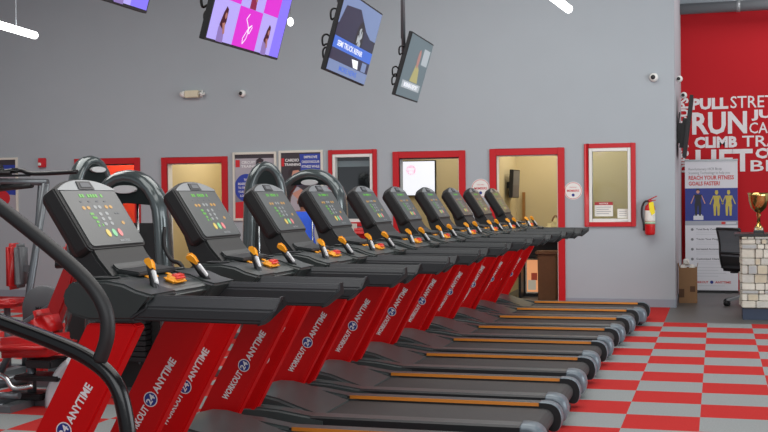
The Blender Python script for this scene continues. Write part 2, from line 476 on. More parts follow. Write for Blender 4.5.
# ------------------------------------------------------------------ treadmill prototype (x toward the user, y into the row)
def build_treadmill():
    root = bpy.data.objects.new('treadmill', None); COL.objects.link(root)
    # under frame
    bm = new_bm()
    bx(bm, -1.12, 0.86, -0.28, 0.28, 0.03, 0.10)
    for x in (-1.0, 0.85):
        for y in (-0.24, 0.24): lathe(bm, [(0.03, 0.0), (0.03, 0.04)], (x, y, 0), 10)
    obj('base_frame', bm, M_matteblk, root)
    # belt
    bm = new_bm()
    top = [(-0.52, 0.180), (0.83, 0.180)]
    arc = [(0.83 + 0.062 * math.sin(a), 0.118 + 0.062 * math.cos(a)) for a in [PI * k / 8 for k in range(1, 9)]]
    prism(bm, top + arc + [(-0.52, 0.052)], -0.298, 0.298)
    obj('running_belt', bm, M_belt, root)
    # rails
    for s in (-1, 1):
        bm = new_bm()
        prism(bm, [(s * 0.300, 0.06), (s * 0.425, 0.06), (s * 0.430, 0.198), (s * 0.418, 0.210), (s * 0.306, 0.210), (s * 0.306, 0.178)], -0.50, 0.83, 'x')
        bmesh.ops.recalc_face_normals(bm, faces=bm.faces[:])
        for f in bm.faces:
            if f.normal.z > 0.9: f.material_index = 1
        r = obj('side_rail', bm, [M_rail, M_railtop], root)
        bm = new_bm()
        prism(bm, [(s * 0.3055, 0.184), (s * 0.3055, 0.2095), (s * 0.304, 0.2095), (s * 0.304, 0.184)] if s < 0 else [(0.302, 0.192), (0.3055, 0.2135), (0.302, 0.2135), (0.2985, 0.192)], -0.48, 0.80, 'x')
        obj('orange_stripe', bm, M_orangest, r)['label'] = 'orange stripe along the inner edge'
        bm = new_bm()
        prof = [(p.x, p.z) for p in smooth_path([(0.795, 0, 0.217), (0.845, 0, 0.217), (0.89, 0, 0.206), (0.924, 0, 0.178), (0.939, 0, 0.135), (0.938, 0, 0.09), (0.922, 0, 0.048), (0.89, 0, 0.033), (0.855, 0, 0.045), (0.825, 0, 0.09), (0.795, 0, 0.125)], 4)]
        rings = []
        for yy, k in ((0.294, 0.97), (0.300, 1.0), (0.385, 1.0), (0.408, 0.975), (0.424, 0.92), (0.435, 0.83), (0.440, 0.70)):
            rings.append([bm.verts.new((0.83 + (px - 0.83) * (k if px > 0.83 else 1.0), s * yy, 0.125 + (pz - 0.125) * k)) for px, pz in prof])
        np_ = len(prof)
        for a in range(len(rings) - 1):
            for k in range(np_):
                bm.faces.new((rings[a][k], rings[a][(k + 1) % np_], rings[a + 1][(k + 1) % np_], rings[a + 1][k])).smooth = True
        bm.faces.new(rings[0][::-1]).material_index = 1
        bm.faces.new(rings[-1])
        obj('end_cap', bm, [M_cap, M_black], r)
    # motor hood and side fairings
    bm = new_bm()
    pr = [(-1.20, 0.06), (-1.20, 0.17), (-1.13, 0.24), (-1.04, 0.285), (-0.96, 0.305), (-0.87, 0.303), (-0.76, 0.28), (-0.63, 0.235), (-0.52, 0.20), (-0.46, 0.185), (-0.46, 0.06)]
    prism(bm, pr, -0.285, 0.285)
    obj('motor_hood', bm, M_hood, root, 0.018, seg=3)
    for s in (-1, 1):
        bm = new_bm()
        pr = [(-1.18, 0.04), (-1.18, 0.15), (-1.08, 0.215), (-0.96, 0.245), (-0.84, 0.25), (-0.70, 0.24), (-0.55, 0.218), (-0.44, 0.203), (-0.40, 0.196), (-0.40, 0.04)]
        a, b_ = sorted((s * 0.305, s * 0.435))
        prism(bm, pr, a, b_)
        obj('side_fairing', bm, M_hood, root, 0.016, seg=3)
    # masts with lettering
    for s in (-1, 1):
        bm = new_bm()
        pr = [(-1.175, 0.12), (-0.945, 0.12), (-0.455, 1.02), (-0.680, 1.02)]
        a, b_ = sorted((s * 0.36, s * 0.42))
        prism(bm, pr, a, b_)
        # raised rear bead
        d = Vector((0.485, 0.90)).normalized(); nrm = Vector((d.y, -d.x))
        def off(p, t): return (p[0] + nrm.x * t, p[1] + nrm.y * t)
        A_, B_ = (-0.945, 0.12), (-0.455, 1.02)
        prism(bm, [off(A_, -0.012), off(A_, 0.022), off(B_, 0.022), off(B_, -0.012)], a - 0.006, b_ + 0.006)
        m_ = obj('mast', bm, M_red, root, 0.007)
        for face_y, sg in ((a - 0.0015, -1), (b_ + 0.0015, 1)):
            # lettering reads upward seen from the camera side, and mirrored placement on the other side
            t = Vector((0.5335, 0, 0.8458)) if sg < 0 else Vector((-0.5335, 0, -0.8458))
            n = Vector((0, sg, 0)); u = n.cross(t)
            c = Vector((-0.80, face_y, 0.555))
            if sg > 0: c = Vector((-0.80, face_y, 0.555))
            bm = new_bm()
            text_bm(bm, 'WORKOUT', frame(c - t * 0.143, t, u), 0.197, 0.039, 0, 0.03)
            obj('lettering', bm, M_text, m_)
            bm = new_bm()
            text_bm(bm, 'ANYTIME', frame(c + t * 0.143, t, u), 0.197, 0.039, 0, 0.03)
            obj('lettering', bm, M_text, m_)
            bm = new_bm()
            Fm = frame(c, t, u)
            poly(bm, Fm, disc_pts(0, 0, 0.033, 0.033, 20), 0, 0.0)
            ring = disc_pts(0, 0, 0.038, 0.038, 20)
            poly(bm, Fm, ring, 2, -0.0006)
            text_bm(bm, '24', frame(c + n * 0.0008, t, u), 0.050, 0.034, 1, 0.03)
            obj('emblem', bm, [M_blue, M_text, M_text], m_)
    # dashboard
    bm = new_bm()
    prism(bm, [(-0.80, 1.10), (-0.74, 1.205), (-0.64, 1.215), (-0.53, 1.185), (-0.43, 1.155), (-0.40, 1.13), (-0.42, 1.10), (-0.60, 1.04)], -0.215, 0.215)
    for s in (-1, 1):
        a, b_ = sorted((s * 0.19, s * 0.436))
        prism(bm, [(-0.795, 1.12), (-0.775, 1.175), (-0.735, 1.202), (-0.58, 1.204), (-0.50, 1.190), (-0.44, 1.165), (-0.38, 1.150), (-0.36, 1.145), (-0.45, 1.037), (-0.66, 1.032), (-0.755, 1.055)], a, b_)
    dash = obj('dashboard', bm, M_dash, root, 0.016, seg=3)
    for s in (-1, 1):
        bm = new_bm()
        lathe(bm, [(0.054, 0.0), (0.062, 0.004), (0.066, 0.007), (0.056, 0.008), (0.051, 0.002)], (-0.65, s * 0.315, 1.2035), 20)
        lathe(bm, [(0.050, 0.0), (0.050, 0.0045)], (-0.65, s * 0.315, 1.2035), 20, 1)
        obj('cup_holder', bm, [M_plastic, M_black], dash)
        # handlebar, chamfered section running back to the user
        bm = new_bm()
        y0, y1 = 0.345, 0.434
        sec = [(y0, 1.045), (y0, 1.115), (y0 + 0.02, 1.142), (y1 - 0.040, 1.142), (y1, 1.095), (y1, 1.048), (y1 - 0.012, 1.036), (y0 + 0.012, 1.036)]
        xs_ = [-0.40 if z > 1.09 else -0.46 for (y, z) in sec]
        xe_ = [0.115 + 0.082 * min(1.0, max(0.0, (z - 1.036) / 0.07)) for (y, z) in sec]
        A_ = [bm.verts.new((x, s * y, z)) for x, (y, z) in zip(xs_, sec)]
        B_ = [bm.verts.new((x, s * y, z - 0.006)) for x, (y, z) in zip(xe_, sec)]
        bm.faces.new(A_); bm.faces.new(B_[::-1])
        for k in range(8): bm.faces.new((A_[k], A_[(k + 1) % 8], B_[(k + 1) % 8], B_[k]))
        obj('handlebar', bm, M_handle, root, 0.008)
        # control stalk, leaning inward
        base = Vector((-0.425, s * 0.275, 1.13)); tip = Vector((-0.500, s * 0.205, 1.268))
        d = (tip - base).normalized(); nr = Vector((d.z, 0, -d.x)).normalized(); sd = d.cross(nr).normalized()
        bm = new_bm(); tube(bm, [base, tip - d * 0.005], [0.019, 0.013], 10)
        st = obj('control_stalk', bm, M_black, root)
        Mst = Matrix(((sd.x, d.x, nr.x, tip.x), (sd.y, d.y, nr.y, tip.y), (sd.z, d.z, nr.z, tip.z), (0, 0, 0, 1)))
        bm = new_bm()
        prism_pts = [(-0.040, 0.010), (-0.040, 0.016), (-0.01, 0.019), (0.010, 0.013), (0.016, -0.004), (0.010, -0.010), (-0.002, -0.008)]
        A_ = [bm.verts.new(Mst @ Vector((-0.0135, p, q))) for p, q in prism_pts]; B_ = [bm.verts.new(Mst @ Vector((0.0135, p, q))) for p, q in prism_pts]
        bm.faces.new(A_); bm.faces.new(B_[::-1])
        for k in range(7): bm.faces.new((A_[k], A_[(k + 1) % 7], B_[(k + 1) % 7], B_[k]))
        obj('stalk_tip', bm, M_tip, st, 0.003)['label'] = 'orange grip tip'
        bm = new_bm()
        slab(bm, Mst, [(-0.011, -0.120), (0.011, -0.120), (0.011, -0.05), (-0.011, -0.05)], 0.006, 0.0205)
        obj('sensor_plate', bm, mat('bright_steel', (225, 226, 226), 0.3, 0.3, 0.03, 10), st, 0.003)
    bm = new_bm()
    cushion(bm, 0.07, 0.13, 0.035, Matrix.Translation((-0.475, 0.0, 1.180)) @ Matrix.Rotation(0.28, 4, 'Y'))
    e = obj('emergency_stop', bm, M_tip, dash); e['label'] = 'red and orange emergency stop'
    bm = new_bm(); cushion(bm, 0.045, 0.10, 0.026, Matrix.Translation((-0.462, 0.0, 1.192)) @ Matrix.Rotation(0.28, 4, 'Y'))
    obj('stop_button', bm, M_stop, dash)
    for y in (-0.10, -0.03, 0.10):
        bm = new_bm(); cushion(bm, 0.03, 0.025, 0.010, Matrix.Translation((-0.56, y, 1.197)) @ Matrix.Rotation(0.28, 4, 'Y'))
        obj('key', bm, M_tip, dash)
    # console neck
    bm = new_bm()
    prism(bm, [(-0.775, 1.35), (-0.735, 1.285), (-0.66, 1.20), (-0.66, 1.15), (-0.79, 1.13), (-0.86, 1.25), (-0.91, 1.40), (-0.86, 1.42)], -0.235, 0.235)
    neck = obj('neck', bm, M_consoleb, root, 0.012)
    bm = new_bm()
    prism(bm, [(-0.70, 1.262), (-0.675, 1.236), (-0.565, 1.222), (-0.565, 1.205), (-0.70, 1.215)], -0.17, 0.20)
    obj('reading_shelf', bm, M_plastic, neck, 0.006)
    # console
    B = Vector((-0.757, 0, 1.335)); es = Vector((-0.544, 0, 0.839)); ey = Vector((0, 1, 0)); n = ey.cross(es)
    def out(w, s0, s1, top, r=0.03, dx=0):
        pts = []
        for k in range(5):
            a = PI + (PI / 2) * k / 4
            pts.append((-w + r + r * math.cos(a), s0 + r + r * math.sin(a)))
        for k in range(5):
            a = 1.5 * PI + (PI / 2) * k / 4
            pts.append((w - r + r * math.cos(a), s0 + r + r * math.sin(a)))
        for k in range(13):
            f = 1 - 2 * k / 12
            pts.append((w * f, s1 + (top - s1) * (1 - abs(f) ** 2.4)))
        return pts
    Fm = frame(B, ey, es)
    bm = new_bm()
    A1 = out(0.262, -0.012, 0.318, 0.372)
    A2 = out(0.235, 0.0, 0.302, 0.345)
    n_ = len(A1)
    rings = []
    for P_, dz in ((A2, -0.105), (A1, -0.07), (A1, -0.008), (out(0.254, -0.004, 0.312, 0.364), 0.0)):
        rings.append([bm.verts.new(Fm @ Vector((p[0], p[1], dz))) for p in P_])
    bm.faces.new(rings[0][::-1]); bm.faces.new(rings[-1])
    for i in range(3):
        for k in range(n_):
            bm.faces.new((rings[i][k], rings[i][(k + 1) % n_], rings[i + 1][(k + 1) % n_], rings[i + 1][k]))
    con = obj('console', bm, M_consoleb, root, 0.006)
    bm = new_bm()
    slab(bm, Fm, out(0.238, 0.004, 0.298, 0.300, 0.022), 0.0, 0.004)
    disp = obj('display_panel', bm, M_display, con)
    bm = new_bm()
    pts = [(-0.248, 0.303)] + [(0.248, 0.303)] + [(0.248 * (1 - 2 * k / 12), 0.309 + 0.050 * (1 - abs(1 - 2 * k / 12) ** 2.4)) for k in range(13)]
    slab(bm, Fm, pts, 0.0, 0.004)
    obj('top_trim', bm, mat('trim_silver', (128, 132, 134), 0.28, 0.2, 0.05, 20), con)['label'] = 'pale silver arched trim above the display'
    bm = new_bm()
    slab(bm, Fm, [(-0.075, 0.306), (0.06, 0.306), (0.052, 0.350), (-0.066, 0.350)], 0.003, 0.008)
    slab(bm, Fm, [(-0.05, 0.316), (0.035, 0.316), (0.03, 0.340), (-0.045, 0.340)], 0.008, 0.010, 1)
    obj('top_badge', bm, [M_black, M_shell], con)
    D0, D1 = 0.004, 0.0052
    bm = new_bm()
    for i in range(9):
        if i in (2, 7): continue
        slab(bm, Fm, rect(-0.105 + i * 0.023, -0.088 + i * 0.023, 0.262, 0.280), D0, D1)
    obj('led_readout', bm, M_green, con)
    for i, (y, s_, mi) in enumerate([(-0.125, 0.205, 0), (-0.085, 0.205, 0), (-0.025, 0.208, 1), (0.015, 0.208, 1), (0.075, 0.208, 0), (0.115, 0.208, 0),
                                     (-0.012, 0.170, 1), (-0.014, 0.143, 1), (-0.016, 0.116, 1), (0.045, 0.172, 1), (0.043, 0.144, 1), (0.041, 0.117, 1), (0.145, 0.118, 0),
                                     (0.13, 0.172, 2), (0.15, 0.172, 2), (-0.12, 0.240, 2), (-0.05, 0.240, 2), (0.02, 0.240, 2), (0.09, 0.240, 2)]):
        rx = 0.014 if mi < 2 else 0.012
        bm = new_bm()
        slab(bm, Fm, disc_pts(y, s_, rx, 0.010 if mi < 2 else 0.004, 10), D0, D1)
        obj('key', bm, (M_amber, M_keygrey, M_shell)[mi], con)
    bm = new_bm()
    for (y, s_, w) in ((-0.085, 0.172, 0.03), (-0.075, 0.150, 0.03), (-0.088, 0.152, 0.018), (-0.075, 0.128, 0.022), (-0.082, 0.108, 0.014), (-0.045, 0.110, 0.010)):
        slab(bm, Fm, rect(y - w / 2, y + w / 2, s_ - 0.006, s_ + 0.006), D0, D1)
    obj('program_list', bm, M_green, con)
    for y, m_ in ((-0.040, M_keyyel), (0.014, M_keygreen), (0.066, M_keyred)):
        bm = new_bm(); slab(bm, Fm, disc_pts(y, 0.066, 0.017, 0.021, 14), D0, D1 + 0.001)
        obj('control_button', bm, m_, con)
    bm = new_bm(); text_bm(bm, 'MATRIX', frame(B + es * 0.022 + n * 0.0055 + ey * 0.07, ey, es), 0.085, 0.013, 0, 0.01)
    obj('wordmark', bm, M_silver, con)
    return root

FAR = [5.07, 6.23, 7.32, 8.33, 9.43, 10.47, 11.54, 12.56, 13.46, 14.36]
DX = [0, 0, 0, 0, 0, 0, 0.02, 0.05, 0.09, 0.16]
LAB = ['treadmill at the head of its row, beside the bent black tubular handrails',
       'second treadmill along from the black tubular handrails, in front of the tan doorway',
       'third treadmill along from the black tubular handrails, white lettering on its belt',
       'fourth treadmill along from the black tubular handrails, by the blue shirted person',
       'fifth treadmill along from the black tubular handrails, in front of the dark window',
       'sixth treadmill along from the black tubular handrails, fifth from the grey wall',
       'fourth treadmill out from the grey wall, seventh from the tubular handrails',
       'third treadmill out from the grey wall',
       'second treadmill out from the grey wall',
       'last treadmill of the row, closest to the grey wall']
proto = build_treadmill()
mills = []
for i in range(10):
    o = proto if i == 0 else copy_tree(proto)
    o.location = (-1.9 + DX[i], FAR[i] - 0.36, 0)
    tag(o, LAB[i], 'treadmill', 'row of ten treadmills')
    mills.append(o)
for i, x in ((2, 0.52), (5, 0.42)):
    bm = new_bm(); text_bm(bm, 'MATRIX', frame((x, -0.235, 0.1815), (1, 0, 0), (0, 1, 0)), 0.24, 0.045, 0, 0.03)
    b_ = [c for c in mills[i].children if c.name.startswith('running_belt')][0]
    obj('wordmark', bm, M_text, b_)

# ------------------------------------------------------------------ foreground climber handrail
t = empty('stair_climber', 'black bent tubular handrails of the machine beside the first treadmill', 'exercise machine', (-3.0, 3.0, 0))
def L(pts): return [(x + 3.0, y, z) for (x, y, z) in pts]
bm = new_bm()
tube(bm, smooth_path(L([(-2.85, 0, 1.80), (-2.60, 0, 1.80), (-2.40, 0, 1.725), (-2.10, 0, 1.528), (-1.89, 0, 1.378), (-1.79, 0, 1.292), (-1.742, 0, 1.215), (-1.738, 0, 1.14), (-1.765, 0, 1.065)])), 0.0225, 14)
obj('handrail', bm, mat('handrail_matte', (17, 18, 19), 0.5, 0, 0.1, 30), t)['label'] = 'upper matte black rail bending down'
bm = new_bm()
tube(bm, smooth_path(L([(-2.85, 0, 1.36), (-2.40, 0, 1.262), (-2.10, 0, 1.175), (-1.93, 0, 1.123), (-1.80, 0, 1.073), (-1.715, 0, 1.005), (-1.68, 0, 0.90), (-1.668, 0, 0.75), (-1.664, 0, 0.40), (-1.664, 0, 0.02)])), 0.0245, 14)
obj('handrail', bm, mat('handrail_gloss', (9, 9, 10), 0.2, 0, 0.1, 30, 0, 0.4), t)['label'] = 'lower glossy black rail'
bm = new_bm(); prism(bm, [(-0.35, 0), (0.15, 0), (0.15, 1.85), (0.0, 1.95), (-0.2, 1.9)], -0.05, 0.05)
obj('pedestal', bm, M_plastic, t, 0.01)
bm = new_bm(); bx(bm, -0.4, 1.42, -0.05, 0.05, 0, 0.05); obj('base_frame', bm, M_matteblk, t, 0.01)

# ------------------------------------------------------------------ machines behind the treadmills
def arch_machine(label, x, y, rotz, w, h, badge, header=0.17, red_seat=True, pole=False, sh=None):
    t = empty('weight_machine', label, 'weight machine', (x, y, 0), rotz, 'arched weight machines behind the treadmills')
    a = w / 2 - 0.05
    zs = h - 0.40
    pts = [(-a - 0.06, 0, 0.0), (-a - 0.05, 0, 0.5), (-a - 0.02, 0, 1.0), (-a, 0, zs)]
    arc = [(-a * math.cos(PI * k / 12), 0, zs + 0.34 * math.sin(PI * k / 12)) for k in range(1, 12)]
    pts += arc + [(a, 0, zs), (a + 0.02, 0, 1.0), (a + 0.05, 0, 0.5), (a + 0.06, 0, 0.0)]
    bm = new_bm(); tube(bm, pts, 0.062, 14, flat=1.7)
    obj('arch_frame', bm, M_gloss, t)
    # header panel under the arch
    bm = new_bm()
    pp = [(-a * math.cos(PI * k / 24), zs + 0.32 * math.sin(PI * k / 24)) for k in range(1, 24)]
    z0 = h - 0.06 - header
    pp = [p for p in pp if p[1] > z0 + 0.01]
    low = [(pp[-1][0] * 0.98, z0), (0, z0 + 0.02), (pp[0][0] * 0.98, z0)]
    prism(bm, pp + low, -0.085, 0.03)
    hd = obj('header_panel', bm, M_glossdk, t, 0.006)
    if badge:
        bm = new_bm()
        prism(bm, disc_pts(0.02, h - 0.155, 0.100, 0.032, 20), -0.125, -0.084)
        obj('badge', bm, mat('badge_silver', (205, 208, 208), 0.3, 0.1, 0.05, 10), hd, 0.004)
    sh = sh or h - 0.42
    for s in ((-0.0,) if pole else (-1, 1)):
        bm = new_bm(); tube(bm, [(s * 0.07, 0.0, 0.25), (s * 0.07, 0.0, z0 + 0.05)], 0.011, 8)
        obj('guide_rod', bm, M_chrome, t)
    bm = new_bm()
    for k in range(9): bx(bm, -0.15, 0.15, -0.05, 0.05, 0.28 + k * 0.042, 0.315 + k * 0.042)
    obj('weight_stack', bm, M_matteblk, t, 0.003)
    bm = new_bm(); prism(bm, [(-a + 0.05, 0.05), (a - 0.05, 0.05), (a - 0.05, sh - 0.06), (a - 0.10, sh), (-a + 0.10, sh), (-a + 0.05, sh - 0.06)], 0.06, 0.09)
    obj('shroud', bm, M_plastic, t, 0.01)
    bm = new_bm(); bx(bm, -a - 0.1, a + 0.1, -0.10, 0.12, 0, 0.06); bx(bm, -0.05, 0.05, 0.12, 1.1, 0, 0.06); bx(bm, -0.3, 0.3, 1.05, 1.12, 0, 0.06)
    bx(bm, -0.035, 0.035, 0.55, 0.62, 0.06, 0.45); bx(bm, -0.035, 0.035, 0.16, 0.22, 0.06, 0.95)
    obj('base_frame', bm, M_steel, t, 0.006)
    if red_seat:
        bm = new_bm(); cushion(bm, 0.36, 0.38, 0.08, Matrix.Translation((0, 0.58, 0.49))); obj('seat', bm, M_pad, t)
        bm = new_bm(); cushion(bm, 0.30, 0.08, 0.42, Matrix.Translation((0, 0.28, 0.86))); obj('backrest', bm, M_pad, t)
    return t
arch_machine('tall arched weight machine seen obliquely, peeking over the first treadmill console', -6.55, 11.0, 1.22, 0.52, 2.03, True, 0.30)
am_ = arch_machine('arched weight machine with oval silver badge, between the first two treadmill consoles', -4.42, 8.0, 0.0, 0.66, 1.78, True, 0.22)
arch_machine('arched weight machine with its top showing above the third treadmill console', -4.40, 10.75, 0.55, 0.42, 1.92, False, 0.22)
arch_machine('arched weight machine straddling a thin upright, in front of the blue shirted person', -4.35, 12.0, -0.1, 0.81, 1.87, True, 0.13, False, True, 0.7)

bm = new_bm(); tube(bm, smooth_path([(0.33, -0.06, 1.33), (0.35, -0.10, 1.18), (0.42, -0.12, 1.08), (0.50, -0.12, 1.04), (0.54, -0.10, 0.86), (0.38, -0.02, 0.60)]), 0.016, 8)
obj('hose', bm, M_cord, am_)
# pad and white sign seen low before the dark window
t = empty('weight_bench', 'small red padded bench glimpsed between the fourth and fifth treadmill consoles', 'bench', (-3.51, 11.2, 0))
bm = new_bm(); cushion(bm, 0.20, 0.34, 0.11, Matrix.Translation((0, 0, 1.175))); obj('pad', bm, M_pad, t)
bm = new_bm(); tube(bm, [(0, 0, 0.03), (0, 0, 1.12)], 0.03, 10); bx(bm, -0.25, 0.25, -0.3, 0.3, 0, 0.05); bx(bm, -0.13, 0.13, 0.02, 0.06, 0.9, 1.13)
obj('base_frame', bm, M_steel, t)
bm = new_bm(); bx(bm, -0.045, 0.045, -0.01, 0.01, 1.26, 1.40); bx(bm, -0.012, 0.012, -0.01, 0.01, 0.0, 1.26); bx(bm, -0.12, 0.12, -0.1, 0.1, 0, 0.015)
o = obj('sign_stand', bm, M_offwhite); o.location = (-3.80, 11.78, 0); o.scale = (0.87, 0.87, 0.9)
tag(o, 'small white sign on a post below the dark window', 'sign')

# tall cable frame at far left
t = empty('cable_machine', 'silver cable frame with horizontal top bars and upright red pad', 'cable machine', (-6.0, 9.0, 0))
bm = new_bm()
tube(bm, [(-0.05, 0, 0.04), (-0.03, 0, 0.55), (0.19, 0, 1.70)], 0.035, 10)
tube(bm, [(0.10, 0.03, 1.69), (0.03, 0.03, 0.98)], 0.012, 8)
tube(bm, [(-0.9, 0, 1.74), (0.21, 0, 1.71)], 0.030, 8)
bx(bm, -0.35, 0.5, -0.06, 0.06, 0, 0.05); bx(bm, -0.10, 0.0, -0.5, 0.5, 0, 0.05)
obj('frame', bm, M_steel, t)
bm = new_bm()
tube(bm, smooth_path([(-0.9, 0.02, 1.80), (-0.35, 0.02, 1.81), (-0.10, 0.02, 1.825), (0.05, 0.02, 1.79), (0.5, 0.02, 1.80)]), 0.020, 8)
tube(bm, [(-0.9, 0.05, 1.86), (-0.30, 0.05, 1.85)], 0.028, 8); bx(bm, -0.9, 0.02, -0.02, 0.02, 1.765, 1.785)
tube(bm, [(-0.9, -0.03, 1.83), (-0.15, -0.03, 1.80)], 0.02, 8)
obj('pull_bar', bm, M_black, t)
bm = new_bm()
for x in (-0.28, -0.13): cushion(bm, 0.09, 0.07, 0.05, Matrix.Translation((x, 0, 1.82)))
tube(bm, [(-0.30, 0, 1.66), (0.05, 0, 1.69)], 0.03, 8)
obj('pulley', bm, M_plastic, t)
bm = new_bm(); cushion(bm, 0.08, 0.20, 0.42, Matrix.Translation((-0.155, 0, 0.95)))
bp = obj('back_pad', bm, M_pad, t)
bm = new_bm(); cushion(bm, 0.08, 0.18, 0.40, Matrix.Translation((-0.085, 0, 0.955))); bx(bm, -0.06, 0.06, -0.02, 0.02, 0.90, 0.96)
obj('pad_shell', bm, M_shell, bp)
bm = new_bm(); cushion(bm, 0.22, 0.30, 0.07, Matrix.Translation((-0.18, -0.05, 0.62))); obj('seat', bm, M_pad, t)
bm = new_bm(); tube(bm, [(-0.2, -0.05, 0.04), (-0.2, -0.05, 0.60)], 0.03, 8); obj('seat_post', bm, M_steel, t)

# leg press behind: red diagonal bar, grey disc, silver tube
t = empty('leg_press', 'red framed leg press with round grey cover, behind the first treadmill mast', 'weight machine', (-5.3, 8.3, 0))
bm = new_bm()
prism(bm, [(0.12, 0.99), (0.22, 0.94), (0.19, 0.84), (-0.03, 0.36), (-0.11, 0.05), (-0.27, 0.05), (-0.17, 0.38), (0.05, 0.84)], -0.05, 0.05)
obj('frame', bm, M_pad, t, 0.012)
bm = new_bm(); tube(bm, [(0.22, 0.09, 0.84), (0.0, 0.09, 0.70), (-0.35, 0.09, 0.50), (-0.6, 0.09, 0.06)], 0.032, 10); bx(bm, -0.7, 0.5, -0.08, 0.12, 0.0, 0.06)
obj('rail_tube', bm, M_steel, t)
bm = new_bm(); lathe(bm, [(0.04, -0.02), (0.20, -0.02), (0.205, 0.0), (0.20, 0.03), (0.04, 0.03)], (-0.20, 0.16, 0.62), 28, 0, 'y')
bx(bm, -0.23, -0.17, 0.15, 0.17, 0.03, 0.5)
dsc = obj('round_cover', bm, M_shell, t)
bm = new_bm(); text_bm(bm, 'MATRIX', frame((-0.18, 0.135, 0.63), (1, 0, 0), (0, 0, 1)), 0.17, 0.03, 0, 0.02); obj('wordmark', bm, M_black, dsc)
bm = new_bm(); prism(bm, [(0.24, 0.05), (0.40, 0.05), (0.36, 0.8), (0.30, 0.98), (0.27, 0.93), (0.28, 0.85), (0.12, 0.45)], -0.02, 0.03); obj('shroud', bm, M_plastic, t, 0.008)
bm = new_bm(); tube(bm, [(0.05, -0.03, 1.01), (0.22, -0.03, 1.02)], 0.03, 8); tube(bm, [(0.05, -0.03, 0.99), (0.05, -0.03, 1.09)], 0.014, 8); tube(bm, [(0.20, -0.03, 0.98), (0.2, 0.0, 0.90)], 0.02, 8)
obj('hook_arm', bm, M_black, t)

# leg extension machine with red seat, foreground left
t = empty('leg_extension', 'low weight machine with glossy red seat and silver handles', 'weight machine', (-4.95, 7.5, 0))
bm = new_bm(); cushion(bm, 0.52, 0.44, 0.15, Matrix.Translation((0.0, 0, 0.455)) @ Matrix.Rotation(-0.05, 4, 'Y'))
obj('seat', bm, M_pad, t)
bm = new_bm(); cushion(bm, 0.16, 0.32, 0.26, Matrix.Translation((0.0, 0.14, 0.585)) @ Matrix.Rotation(-0.35, 4, 'Y'))
b_ = obj('backrest', bm, M_pad, t)
bm = new_bm(); tube(bm, [(-0.04, 0, 0.0), (-0.04, 0, 0.38)], 0.035, 10); tube(bm, [(-0.6, 0, 0.10), (-0.04, 0, 0.20)], 0.04, 10)
bx(bm, -0.6, 0.32, -0.04, 0.04, 0, 0.06); bx(bm, -0.09, 0.01, -0.35, 0.35, 0.0, 0.05)
obj('frame', bm, M_steel, t)
bm = new_bm(); tube(bm, smooth_path([(-0.36, -0.26, 0.27), (-0.18, -0.26, 0.27), (-0.08, -0.26, 0.235), (-0.02, -0.26, 0.17), (0.10, -0.20, 0.18)]), 0.02, 10)
h_ = obj('handle', bm, M_chrome, t)
bm = new_bm(); tube(bm, [(-0.40, -0.26, 0.27), (-0.20, -0.26, 0.271)], 0.026, 10); obj('grip', bm, M_black, h_)
bm = new_bm(); tube(bm, [(-0.4, -0.24, 0.02), (-0.12, -0.24, 0.03)], 0.022, 10); tube(bm, [(-0.4, -0.24, 0.09), (0.0, -0.22, 0.11)], 0.028, 10)
obj('lever_arm', bm, M_steel, t)
bm = new_bm(); bx(bm, -0.22, 0.10, -0.10, 0.10, 0.05, 0.10); bx(bm, -0.12, 0.26, -0.12, 0.12, 0.20, 0.24); bx(bm, 0.0, 0.22, -0.15, 0.15, 0.30, 0.36)
obj('mechanism', bm, M_black, t, 0.01)
bm = new_bm(); tube(bm, smooth_path([(0.34, 0, 0.34), (0.24, 0, 0.25), (0.17, 0, 0.12), (0.16, 0, 0.0)]), 0.055, 12, flat=2.0)
obj('curved_shroud', bm, mat('pale_shroud', (190, 196, 200), 0.3, 0.1, 0.05, 8), t)

